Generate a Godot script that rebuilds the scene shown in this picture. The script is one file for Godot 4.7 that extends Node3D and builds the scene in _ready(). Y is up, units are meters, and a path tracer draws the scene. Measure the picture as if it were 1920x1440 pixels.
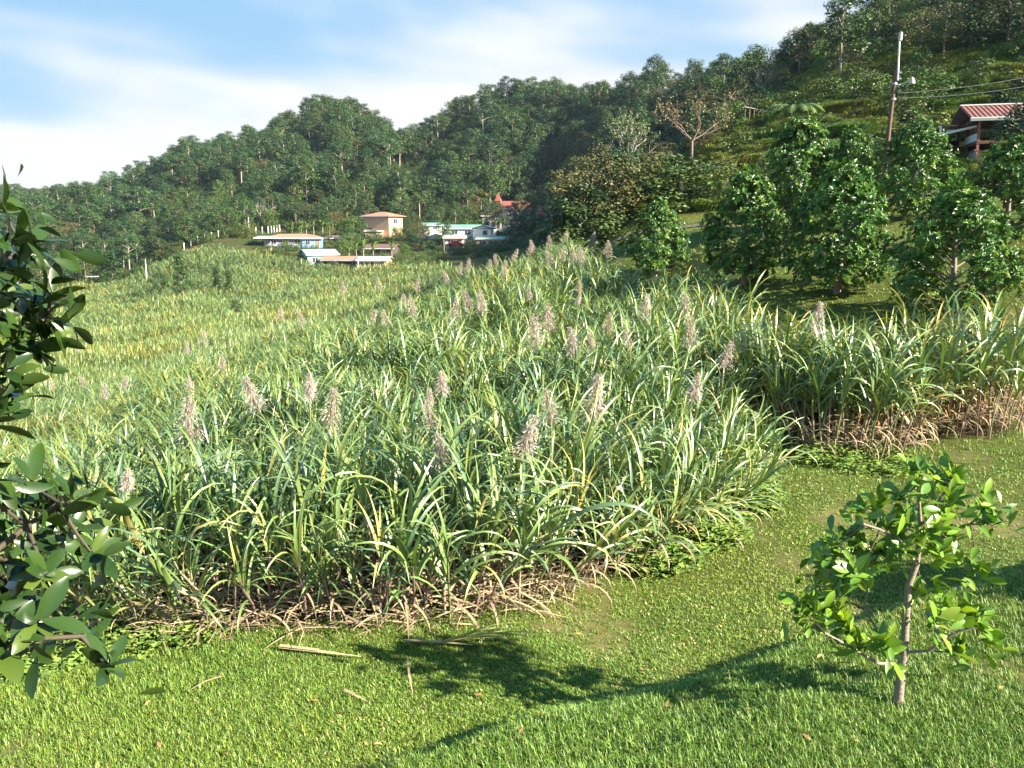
extends Node3D
# A hillside sugarcane field above a lawn, with a village and wooded hills behind.

const CAM_Y := 4.9
const SUN_ELEV := 28.0
const SUN_BEHIND := 28.0   # degrees behind the camera's right hand

var noise := FastNoiseLite.new()
var fine := FastNoiseLite.new()
var used := {}
var M := {}
var grid := PackedFloat32Array()
const GA := 145            # azimuth steps of one degree, -72 .. 72
const GR := 212            # range steps

# ---------------------------------------------------------------- mesh builder
class MB:
	var v := PackedVector3Array()
	var n := PackedVector3Array()
	var c := PackedColorArray()
	var i := PackedInt32Array()
	func tri(a: Vector3, b: Vector3, d: Vector3, col := Color.WHITE) -> void:
		var nn := (d - a).cross(b - a).normalized()
		var o := v.size()
		v.append(a); v.append(b); v.append(d)
		n.append(nn); n.append(nn); n.append(nn)
		c.append(col); c.append(col); c.append(col)
		i.append(o); i.append(o + 1); i.append(o + 2)
	func quad(a: Vector3, b: Vector3, d: Vector3, e: Vector3, col := Color.WHITE) -> void:
		var nn := (d - a).cross(b - a).normalized()
		var o := v.size()
		v.append(a); v.append(b); v.append(d); v.append(e)
		for k in 4:
			n.append(nn); c.append(col)
		i.append(o); i.append(o + 1); i.append(o + 2)
		i.append(o); i.append(o + 2); i.append(o + 3)
	func otri(a: int, b: int, d: int) -> void:   # indexed triangle turned to face along its vertices' normals
		var f := (v[d] - v[a]).cross(v[b] - v[a])
		if f.dot(n[a] + n[b] + n[d]) >= 0.0:
			i.append(a); i.append(b); i.append(d)
		else:
			i.append(a); i.append(d); i.append(b)
	func add(s: MB, x: Transform3D, col: Color) -> void:
		var o := v.size()
		v.append_array(x * s.v)
		n.append_array(Transform3D(x.basis.orthonormalized(), Vector3.ZERO) * s.n)
		var cc := PackedColorArray()
		cc.resize(s.v.size())
		cc.fill(col)
		c.append_array(cc)
		for k in s.i:
			i.append(o + k)
	func add_own(s: MB, x: Transform3D, tint: Color) -> void:
		var o := v.size()
		v.append_array(x * s.v)
		n.append_array(Transform3D(x.basis.orthonormalized(), Vector3.ZERO) * s.n)
		for q in s.c:
			c.append(q * tint)
		for k in s.i:
			i.append(o + k)
	func box(at: Vector3, size: Vector3, col := Color.WHITE, b := Basis.IDENTITY) -> void:
		var h := size * 0.5
		var p: Array[Vector3] = []
		for k in 8:
			p.append(at + b * Vector3(h.x if k & 1 else -h.x, h.y if k & 2 else -h.y, h.z if k & 4 else -h.z))
		quad(p[0], p[2], p[3], p[1], col); quad(p[5], p[7], p[6], p[4], col)
		quad(p[4], p[6], p[2], p[0], col); quad(p[1], p[3], p[7], p[5], col)
		quad(p[2], p[6], p[7], p[3], col); quad(p[4], p[0], p[1], p[5], col)
	func tube(pts: Array, rad: Array, sides: int, col := Color.WHITE, close := true) -> void:
		var o := v.size()
		var m := pts.size()
		var side := Vector3.RIGHT
		for k in m:
			var t: Vector3 = (pts[mini(k + 1, m - 1)] - pts[maxi(k - 1, 0)]).normalized()
			side = (side - t * side.dot(t))
			if side.length() < 0.01:
				side = t.cross(Vector3(0.3, 0.2, 0.9))
			side = side.normalized()
			var up := t.cross(side)
			for s in sides:
				var a := TAU * s / sides
				var d := side * cos(a) + up * sin(a)
				v.append(pts[k] + d * rad[k]); n.append(d); c.append(col)
		for k in m - 1:
			for s in sides:
				var s2 := (s + 1) % sides
				otri(o + k * sides + s, o + k * sides + s2, o + (k + 1) * sides + s)
				otri(o + k * sides + s2, o + (k + 1) * sides + s2, o + (k + 1) * sides + s)
		if close:
			for s in range(1, sides - 1):
				var q := o + (m - 1) * sides
				i.append(q); i.append(q + s); i.append(q + s + 1)
	func mesh(mat: Material) -> ArrayMesh:
		var am := ArrayMesh.new()
		var arr := []
		arr.resize(Mesh.ARRAY_MAX)
		arr[Mesh.ARRAY_VERTEX] = v
		arr[Mesh.ARRAY_NORMAL] = n
		arr[Mesh.ARRAY_COLOR] = c
		arr[Mesh.ARRAY_INDEX] = i
		am.add_surface_from_arrays(Mesh.PRIMITIVE_TRIANGLES, arr)
		am.surface_set_material(0, mat)
		return am

func rnd(seed_: int) -> RandomNumberGenerator:
	var r := RandomNumberGenerator.new()
	r.seed = seed_
	return r

# ---------------------------------------------------------------- scene tree helpers
func numbered(called: String, parent: Node) -> String:
	var key := str(parent.get_instance_id()) + called
	var k: int = used.get(key, 0)
	used[key] = k + 1
	return called if k == 0 else "%s_%03d" % [called, k]

func tag(o: Node, label: String, category: String, group := "", kind := "") -> Node:
	if label: o.set_meta("label", label)
	if category: o.set_meta("category", category)
	if group: o.set_meta("group", group)
	if kind: o.set_meta("kind", kind)
	return o

func thing(called: String, label: String, category: String, at := Vector3.ZERO, turn := 0.0, group := "") -> Node3D:
	var o := Node3D.new()
	o.name = numbered(called, self)
	add_child(o, true)
	o.position = at
	o.rotation.y = turn
	tag(o, label, category, group)
	return o

func part(called: String, mesh: Mesh, parent: Node, x := Transform3D.IDENTITY, mat: Material = null) -> MeshInstance3D:
	var o := MeshInstance3D.new()
	o.name = numbered(called, parent)
	o.mesh = mesh
	if mat: o.material_override = mat
	o.transform = x
	parent.add_child(o, true)
	return o

func boxpart(called: String, at: Vector3, size: Vector3, mat: Material, parent: Node, b := Basis.IDENTITY) -> MeshInstance3D:
	var mb := MB.new()
	mb.box(Vector3.ZERO, size)
	return part(called, mb.mesh(mat), parent, Transform3D(b, at))

func tubepart(called: String, pts: Array, rad: Array, sides: int, mat: Material, parent: Node) -> MeshInstance3D:
	var mb := MB.new()
	mb.tube(pts, rad, sides)
	return part(called, mb.mesh(mat), parent)

func scatter(called: String, mesh: Mesh, xs: Array, cols: PackedColorArray, parent: Node) -> MultiMeshInstance3D:
	var mm := MultiMesh.new()
	mm.transform_format = MultiMesh.TRANSFORM_3D
	mm.use_colors = true
	mm.mesh = mesh
	mm.instance_count = xs.size()
	var b := PackedFloat32Array()
	b.resize(xs.size() * 16)
	var k := 0
	for j in xs.size():
		var x: Transform3D = xs[j]
		b[k] = x.basis.x.x; b[k + 1] = x.basis.y.x; b[k + 2] = x.basis.z.x; b[k + 3] = x.origin.x
		b[k + 4] = x.basis.x.y; b[k + 5] = x.basis.y.y; b[k + 6] = x.basis.z.y; b[k + 7] = x.origin.y
		b[k + 8] = x.basis.x.z; b[k + 9] = x.basis.y.z; b[k + 10] = x.basis.z.z; b[k + 11] = x.origin.z
		var q := cols[j]
		b[k + 12] = q.r; b[k + 13] = q.g; b[k + 14] = q.b; b[k + 15] = 1.0
		k += 16
	mm.buffer = b
	var o := MultiMeshInstance3D.new()
	o.name = numbered(called, parent)
	o.multimesh = mm
	parent.add_child(o, true)
	return o

func flat_mat(c: Color, rough := 0.8, metal := 0.0) -> StandardMaterial3D:
	var m := StandardMaterial3D.new()
	m.albedo_color = c.linear_to_srgb()
	m.roughness = rough
	m.metallic = metal
	return m

func leaf_mat(tint: Color, rough: float, back: float, spec := 0.5) -> StandardMaterial3D:
	var m := StandardMaterial3D.new()
	m.vertex_color_use_as_albedo = true
	m.albedo_color = tint.linear_to_srgb()
	m.roughness = rough
	m.metallic_specular = spec
	m.cull_mode = BaseMaterial3D.CULL_DISABLED
	if back > 0.0:
		m.backlight_enabled = true
		m.backlight = Color(back * 0.95, back, back * 0.55)
	return m

func noise_tex(freq: float, a: Color, b: Color, seed_: int, size := 512) -> NoiseTexture2D:
	var f := FastNoiseLite.new()
	f.seed = seed_
	f.frequency = freq
	f.fractal_octaves = 5
	var t := NoiseTexture2D.new()
	t.width = size; t.height = size
	t.seamless = true
	t.noise = f
	var g := Gradient.new()
	g.set_color(0, a); g.set_color(1, b)
	t.color_ramp = g
	return t

func worn_mat(c: Color, rough := 0.85, amount := 0.25, freq := 0.02, seed_ := 3, scale_ := 0.35) -> StandardMaterial3D:
	var m := flat_mat(c, rough)
	m.albedo_texture = noise_tex(freq, Color(1 - amount, 1 - amount, 1 - amount * 0.9), Color.WHITE, seed_, 256)
	m.uv1_triplanar = true
	m.uv1_scale = Vector3.ONE * scale_
	return m

# ---------------------------------------------------------------- terrain
# bearing from the view axis in degrees, then range, height pairs in metres
const PROFILES := [
	[-35.8, [0,0,9.5,0,12,-.3,20,-2.2,35,-5.2,60,-7.8,100,-9.5,230,-11,260,-10,350,-4,450,4,600,17,700,14,1100,0]],
	[-30.9, [0,0,9.5,0,12,-.3,20,-2.2,35,-5.2,60,-7.8,100,-9.5,230,-11,260,-10,350,-4,450,4,600,17,700,14,1100,0]],
	[-25.3, [0,0,10,0,13,-.4,22,-2,40,-4.8,65,-7,120,-8.8,190,-9.5,240,-9,300,-3,400,8,480,15,560,14,700,8,1100,0]],
	[-19.2, [0,0,10,0,14,-.3,25,-1.7,45,-3.8,70,-5.8,120,-7.5,150,-6,185,-1.5,230,3,300,9,400,27,460,37,520,32,700,15,1100,0]],
	[-11.3, [0,0,10,0,20,-.2,28,-.7,38,-1.5,70,-4.2,120,-6,165,-5.8,185,-3.6,215,.8,235,4.6,270,9,340,27,450,61,500,56,700,30,1100,10]],
	[-5.6, [0,0,10,0,24,-.2,40,-.4,60,-1.5,100,-3.5,150,-4.5,185,-2.5,215,1,240,4,280,10,340,22,430,36,470,32,700,20,1100,10]],
	[-3.9, [0,0,10,0,24,-.1,40,.1,60,-.9,100,-2.6,150,-3.4,185,-1.6,215,1.4,240,5,280,11,330,28,395,56,440,52,700,30,1100,10]],
	[1.4, [0,0,11,0,26,.2,42,1.2,55,1,80,0,130,0,180,1,210,2.5,250,7,290,14,330,34,380,57,430,56,700,40,1100,20]],
	[8.5, [0,0,12,0,25,.3,36,1,42,2.4,50,4.7,56,4.8,60,6,75,7.6,100,8.6,140,9,180,9.5,235,13,262,26,305,48,350,54,700,50,1100,30]],
	[15.3, [0,0,15,0,23,.3,28,1.4,33,3,46,4.9,52,5.3,57,5.4,62,7,80,11,110,17,150,22.5,205,32,262,45,300,46,700,45,1100,40]],
	[20.4, [0,0,18,.1,23.5,.5,31,2.8,46,5.2,52,5.8,58,6.3,64,8,85,14,130,25,180,38,215,42,260,43,700,45,1100,40]],
	[24.7, [0,0,17,.05,22.5,.4,28,2.3,36,3.9,45,5.4,58,7,72,9.2,80,12.5,110,21.5,170,40,195,44,250,45,700,45,1100,40]],
	[30.9, [0,0,16,.1,22.5,.5,28,2.5,36,4.6,45,5.8,58,7.4,72,9.2,80,13,110,23,165,41,190,44,250,45,700,45,1100,40]],
	[40.0, [0,0,16,.1,22.5,.5,28,2.5,36,4.6,45,5.8,58,7.4,72,9.2,80,13,110,23,165,41,190,44,250,45,700,45,1100,40]]]

func profile(p: Array, r: float) -> float:
	for k in range(0, p.size() - 2, 2):
		if r <= p[k + 2]:
			return lerpf(p[k + 1], p[k + 3], (r - p[k]) / (p[k + 2] - p[k]))
	return p[-1]

func range_of(k: float) -> float:
	return 2.0 * (exp(k * 0.03) - 1.0)

func build_grid() -> void:
	grid.resize(GA * GR)
	for ai in GA:
		var a := clampf(ai - 72.0, -35.8, 40.0)
		var fade := 1.0 - smoothstep(46.0, 70.0, absf(ai - 72.0))
		var s := 0
		while s < PROFILES.size() - 2 and a > PROFILES[s + 1][0]:
			s += 1
		var t := smoothstep(0.0, 1.0, (a - PROFILES[s][0]) / (PROFILES[s + 1][0] - PROFILES[s][0]))
		for k in GR:
			var r := range_of(k)
			grid[ai * GR + k] = lerpf(profile(PROFILES[s][1], r), profile(PROFILES[s + 1][1], r), t) * fade
	for pass_ in 2:
		var b := grid.duplicate()
		for ai in GA:
			for k in range(1, GR - 1):
				grid[ai * GR + k] = (b[ai * GR + k - 1] + b[ai * GR + k] * 2.0 + b[ai * GR + k + 1]) * 0.25
		b = grid.duplicate()
		for ai in range(1, GA - 1):
			for k in GR:
				grid[ai * GR + k] = (b[(ai - 1) * GR + k] + b[ai * GR + k] * 2.0 + b[(ai + 1) * GR + k]) * 0.25

const LIP := [Vector2(-9, -1.5), Vector2(-3.2, -5.0), Vector2(-0.72, -6.38), Vector2(0.19, -6.91), Vector2(1.21, -7.3), Vector2(2.36, -7.78), Vector2(3.44, -8.38), Vector2(4.96, -9.28), Vector2(6.48, -10.03), Vector2(9.5, -11.8), Vector2(16, -14.5)]

func lip_side(x: float, z: float) -> float:   # metres on the house side of the terrace lip
	var p := Vector2(x, z)
	var best := 1e9
	var s := 1.0
	for k in LIP.size() - 1:
		var a: Vector2 = LIP[k]
		var b: Vector2 = LIP[k + 1]
		var q := Geometry2D.get_closest_point_to_segment(p, a, b)
		var d := p.distance_to(q)
		if d < best:
			best = d
			s = signf((b - a).cross(p - a))
	return best * s

func ground(x: float, z: float) -> float:
	var r := sqrt(x * x + z * z)
	var a := clampf(rad_to_deg(atan2(x, -z)) + 72.0, 0.0, GA - 1.001)
	var k := clampf(log(r * 0.5 + 1.0) / 0.03, 0.0, GR - 1.001)
	var ai := int(a)
	var ki := int(k)
	var fa := a - ai
	var fk := k - ki
	var o := ai * GR + ki
	var h := lerpf(lerpf(grid[o], grid[o + 1], fk), lerpf(grid[o + GR], grid[o + GR + 1], fk), fa)
	if r > 250.0:
		h += noise.get_noise_2d(x * 0.9, z * 0.9) * clampf((r - 250.0) * 0.05, 0.0, 5.0)
	elif r < 19.0:
		var d := lip_side(x, z) + noise.get_noise_2d(x * 30.0, z * 30.0) * 0.14
		h += smoothstep(-1.0, 0.1, d) * 0.52 + noise.get_noise_2d(x * 22.0 + 70.0, z * 22.0) * 0.06
		h += smoothstep(0.62, 0.95, d + noise.get_noise_2d(x * 14.0, z * 14.0 + 40.0) * 0.4) * 0.1
	if a > 81.0 and r > 60.0 and r < 230.0:    # cattle terracettes on the pasture
		var w := smoothstep(81.0, 86.0, a) * smoothstep(60.0, 68.0, r)
		var ph := h * 4.6 + noise.get_noise_2d(x * 4.0, z * 4.0) * 11.0
		h += w * clampf(0.42 + noise.get_noise_2d(x * 9.0 + 50.0, z * 9.0), 0.05, 0.9) * (sin(ph) + 0.35 * sin(ph * 2.0))
	return h

func on(x: float, z: float, up := 0.0) -> Vector3:
	return Vector3(x, ground(x, z) + up, z)

# the cane field's outline on the ground
const FIELD := [Vector2(-16, -12.5), Vector2(-7.9, -10.6), Vector2(-6.46, -10.15), Vector2(-4.75, -10.05), Vector2(-3.47, -9.9), Vector2(-1.73, -10.05), Vector2(-0.41, -10.3), Vector2(0.73, -11.1), Vector2(1.84, -11.7), Vector2(3.0, -12.9), Vector2(4.15, -15.1), Vector2(4.3, -19.3), Vector2(5.9, -19.6), Vector2(6.35, -17.5), Vector2(7.64, -17.1), Vector2(9.37, -18.2), Vector2(10.6, -18.0), Vector2(11.4, -18.6), Vector2(11.74, -19.54), Vector2(10.21, -20.05), Vector2(9.15, -20.55), Vector2(8.04, -22.08), Vector2(7.33, -24.74), Vector2(6.41, -27.77), Vector2(5.64, -32.01), Vector2(4.96, -37.67), Vector2(3.83, -43.83), Vector2(3.27, -51.90), Vector2(2.88, -74.94), Vector2(1.0, -90.0), Vector2(-6, -130.0), Vector2(-12, -160.0), Vector2(-20, -176.0), Vector2(-30, -176.0), Vector2(-48, -178.0), Vector2(-60, -186.0), Vector2(-70, -196.0), Vector2(-84, -206.0), Vector2(-96, -206.0), Vector2(-120, -196.0), Vector2(-175, -168.0), Vector2(-120, -80.0), Vector2(-60, -40.0), Vector2(-26, -19.0)]
var field_poly := PackedVector2Array()
func in_field(x: float, z: float) -> bool:
	return Geometry2D.is_point_in_polygon(Vector2(x, z), field_poly)

func ground_color(x: float, z: float) -> Color:
	var r := sqrt(x * x + z * z)
	var a := rad_to_deg(atan2(x, -z))
	var n1 := noise.get_noise_2d(x * 6.0, z * 6.0)
	var n2 := fine.get_noise_2d(x * 9.0, z * 9.0)
	var lawn := Color(0.22, 0.235, 0.065).lerp(Color(0.13, 0.19, 0.04), clampf(0.5 + n1 * 0.9, 0, 1)).lerp(Color(0.36, 0.31, 0.14), clampf(n2 * 1.6 - 0.25, 0, 0.7))
	if in_field(x, z):
		return Color(0.13, 0.10, 0.055)
	if r < 58.0:
		return lawn
	if a > 9.0 and r < 240.0:
		return Color(0.15, 0.205, 0.035).lerp(Color(0.19, 0.19, 0.05), clampf(0.5 + n2, 0, 1))
	if r < 270.0:
		return Color(0.11, 0.14, 0.04).lerp(Color(0.2, 0.15, 0.08), clampf(n1 * 2.0 + 0.1, 0, 1))
	return Color(0.07, 0.10, 0.03).lerp(Color(0.15, 0.16, 0.05), clampf(0.3 + n1 * 1.5, 0, 1))

func build_ground() -> void:
	var az := PackedFloat32Array()
	var a := -180.0
	while a < 180.01:
		az.append(a)
		a += 0.4 if absf(a + 0.05) < 40.0 else 4.0
	var rs := PackedFloat32Array()
	rs.append(0.3)
	while rs[-1] < 20.0:
		rs.append(rs[-1] + (0.6 if rs[-1] < 5.0 else 0.16))
	while rs[-1] < 1500.0:
		rs.append(rs[-1] * 1.022)
	var mb := MB.new()
	for r in rs:
		for b in az:
			var q := deg_to_rad(b)
			var x := sin(q) * r
			var z := -cos(q) * r
			mb.v.append(Vector3(x, ground(x, z), z))
			mb.c.append(ground_color(x, z) if r < 520.0 else Color(0.08, 0.11, 0.035))
	var w := az.size()
	mb.n.resize(mb.v.size())
	for k in rs.size():
		for j in w:
			var i0 := k * w + j
			var du := mb.v[k * w + mini(j + 1, w - 1)] - mb.v[k * w + maxi(j - 1, 0)]
			var dv := mb.v[mini(k + 1, rs.size() - 1) * w + j] - mb.v[maxi(k - 1, 0) * w + j]
			var nn := du.cross(dv).normalized()
			mb.n[i0] = nn if nn.y > 0 else -nn
	for k in rs.size() - 1:
		for j in w - 1:
			var i0 := k * w + j
			mb.i.append(i0); mb.i.append(i0 + w); mb.i.append(i0 + 1)
			mb.i.append(i0 + 1); mb.i.append(i0 + w); mb.i.append(i0 + w + 1)
	var m := leaf_mat(Color.WHITE, 0.95, 0.0, 0.2)
	m.albedo_texture = noise_tex(0.07, Color(0.42, 0.42, 0.38), Color(1.0, 1.0, 1.0), 11, 1024)
	m.uv1_triplanar = true
	m.uv1_world_triplanar = true
	m.uv1_scale = Vector3.ONE * 0.45
	var g := part("ground", mb.mesh(m), self)
	tag(g, "", "", "", "structure")

# ---------------------------------------------------------------- sugarcane
var cane_leaf: Array[MB] = []     # leaf shapes, growing up and towards +z
var cane_leaf_far: Array[MB] = []

func make_blade(e0: float, bend: float, length: float, width: float, twist: float, segs: int, curl := 0.25) -> MB:
	var mb := MB.new()
	var p := Vector3.ZERO
	for k in segs + 1:
		var t := float(k) / segs
		var el := deg_to_rad(e0 - bend * pow(t, 2.0))
		var d := Vector3(0, sin(el), cos(el))
		var side := Vector3.RIGHT.rotated(d, deg_to_rad(twist) * t)
		var nn := d.cross(side)
		var w := width * 0.5 * minf(1.0, 0.45 + t * 4.0) * pow(maxf(1.0 - t, 0.0), 0.62)
		if k == segs:
			w = width * 0.02
		mb.v.append(p - side * w + nn * w * curl); mb.n.append((nn + side * curl).normalized())
		mb.v.append(p); mb.n.append(nn)
		mb.v.append(p + side * w + nn * w * curl); mb.n.append((nn - side * curl).normalized())
		for q in 3:
			mb.c.append(Color.WHITE)
		p += d * (length / segs)
	for k in segs:
		var o := k * 3
		for q in 2:
			mb.otri(o + q, o + q + 1, o + q + 3)
			mb.otri(o + q + 1, o + q + 4, o + q + 3)
	return mb

func build_blades() -> void:
	var g := rnd(5)
	# 0-3 upright, 4-8 arching, 9-11 drooping
	for k in 12:
		var e0 := 84.0 - 3.0 * g.randf() if k < 4 else (78.0 - 12.0 * g.randf() if k < 9 else 62.0 - 14.0 * g.randf())
		var bend := 35.0 + 55.0 * g.randf() if k < 4 else (100.0 + 55.0 * g.randf() if k < 9 else 115.0 + 35.0 * g.randf())
		var l := 1.15 if k < 4 else (1.25 if k < 9 else 1.1)
		var tw := g.randf_range(-50, 50)
		cane_leaf.append(make_blade(e0, bend, l * g.randf_range(0.9, 1.1), 0.062, tw, 8))
		cane_leaf_far.append(make_blade(e0, bend, l, 0.075, tw, 4))

func leaf_color(g: RandomNumberGenerator) -> Color:
	var t := g.randf()
	var c: Color
	if t < 0.52: c = Color(0.152, 0.235, 0.062)
	elif t < 0.78: c = Color(0.112, 0.192, 0.090)
	elif t < 0.93: c = Color(0.215, 0.275, 0.075)
	else: c = Color(0.33, 0.31, 0.10)
	var s := g.randf_range(0.8, 1.2)
	return Color(c.r * s, c.g * s, c.b * s)

func straw_color(g: RandomNumberGenerator) -> Color:
	var s := g.randf_range(0.6, 1.2)
	return Color(0.34 * s, 0.26 * s, 0.155 * s)

# one shoot: {stalk: points, leaves: [[shape, transform, dead]]}
func shoot(g: RandomNumberGenerator, at: Vector3, lean: Vector2, tall: float, n_leaf: int, bare := 0.0) -> Dictionary:
	var s := tall * (g.randf_range(0.42, 0.56) + 0.1 * bare)
	var top := at + Vector3(lean.x * s, s, lean.y * s)
	var mid := at.lerp(top, 0.5) - Vector3(lean.x, -0.3, lean.y) * s * 0.12
	var up := (top - mid).normalized()
	up = up.lerp(Vector3.UP, 0.35).normalized()
	var pts := [at - Vector3(0, 0.03, 0), at.lerp(mid, 0.5) + Vector3(g.randf_range(-0.02, 0.02), 0, g.randf_range(-0.02, 0.02)), mid, top, top + up * 0.28]
	var leaves := []
	var yaw0 := g.randf() * TAU
	for j in n_leaf:
		var t := float(j) / (n_leaf - 1)
		var p := mid.lerp(top, clampf(0.5 * bare + t * 1.5, 0, 1)) + up * maxf(t - 0.6, 0.0) * 0.6
		var v: int
		if t > 0.72: v = g.randi() % 4
		elif t > 0.3: v = 4 + g.randi() % 5
		else: v = 9 + g.randi() % 3
		var yaw := yaw0 + (PI if j % 2 else 0.0) + g.randf_range(-0.7, 0.7)
		var q := Basis(Quaternion(Vector3.UP, up)) * Basis(Vector3.UP, yaw)
		leaves.append([v, Transform3D(q.scaled_local(Vector3.ONE * g.randf_range(0.75, 1.12) * tall * 0.5), p), false])
	for j in 2 + g.randi() % 3 + int(bare * 3.0):
		var p2 := at.lerp(mid, g.randf_range(0.35, 1.0))
		var q2 := Basis(Vector3.UP, g.randf() * TAU) * Basis(Vector3.RIGHT, g.randf_range(0.2, 1.2))
		leaves.append([9 + g.randi() % 3, Transform3D(q2.scaled_local(Vector3.ONE * g.randf_range(0.45, 0.8)), p2), true])
	return {"stalk": pts, "leaves": leaves}

func stalk_mesh(mb: MB, pts: Array, g: RandomNumberGenerator) -> void:
	var c := Color(0.20, 0.13, 0.12) if g.randf() < 0.4 else (Color(0.30, 0.26, 0.17) if g.randf() < 0.6 else Color(0.17, 0.19, 0.07))
	mb.tube(pts, [0.019, 0.018, 0.017, 0.015, 0.006], 5, c)

# a whole clump as shoots round a point
func clump_shoots(g: RandomNumberGenerator, n: int, spread: float, tall: float, out: Vector2, n_leaf := 11, bare := 0.0) -> Array:
	var list := []
	for k in n:
		var a := TAU * k / n + g.randf_range(-0.5, 0.5)
		var d := Vector2(cos(a), sin(a))
		var at := Vector3(d.x, 0, d.y) * spread * g.randf_range(0.3, 1.0)
		var lean := d * g.randf_range(0.02, 0.3) + out * g.randf_range(0.2, 1.0)
		list.append(shoot(g, at, lean, tall * g.randf_range(0.8, 1.18), n_leaf, bare))
	return list

func merged_clump(g: RandomNumberGenerator, shoots: Array, far := false) -> Array:
	var st := MB.new()
	var lv := MB.new()
	var dd := MB.new()
	for s in shoots:
		stalk_mesh(st, s.stalk, g)
		for l in s.leaves:
			var src: MB = cane_leaf_far[l[0]] if far else cane_leaf[l[0]]
			if l[2]:
				dd.add(src, l[1], straw_color(g))
			else:
				lv.add(src, l[1], leaf_color(g))
	return [st, lv, dd]

func cane_tall(x: float, z: float) -> float:
	var t := 1.78 + noise.get_noise_2d(x * 14.0, z * 14.0) * 0.75
	if x > 5.0 and z > -26.0: t += 0.75 * smoothstep(5.0, 6.4, x) * (1.0 - 0.6 * smoothstep(20.5, 22.5, sqrt(x * x + z * z)))
	var r := sqrt(x * x + z * z)
	return t

func cane_place(x: float, z: float) -> String:
	if x > 5.0 and z > -30.0: return "right"
	if z < -19.0: return "deep"
	if x < -4.6: return "left"
	if x < -0.6: return "front"
	return "middle"

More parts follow.
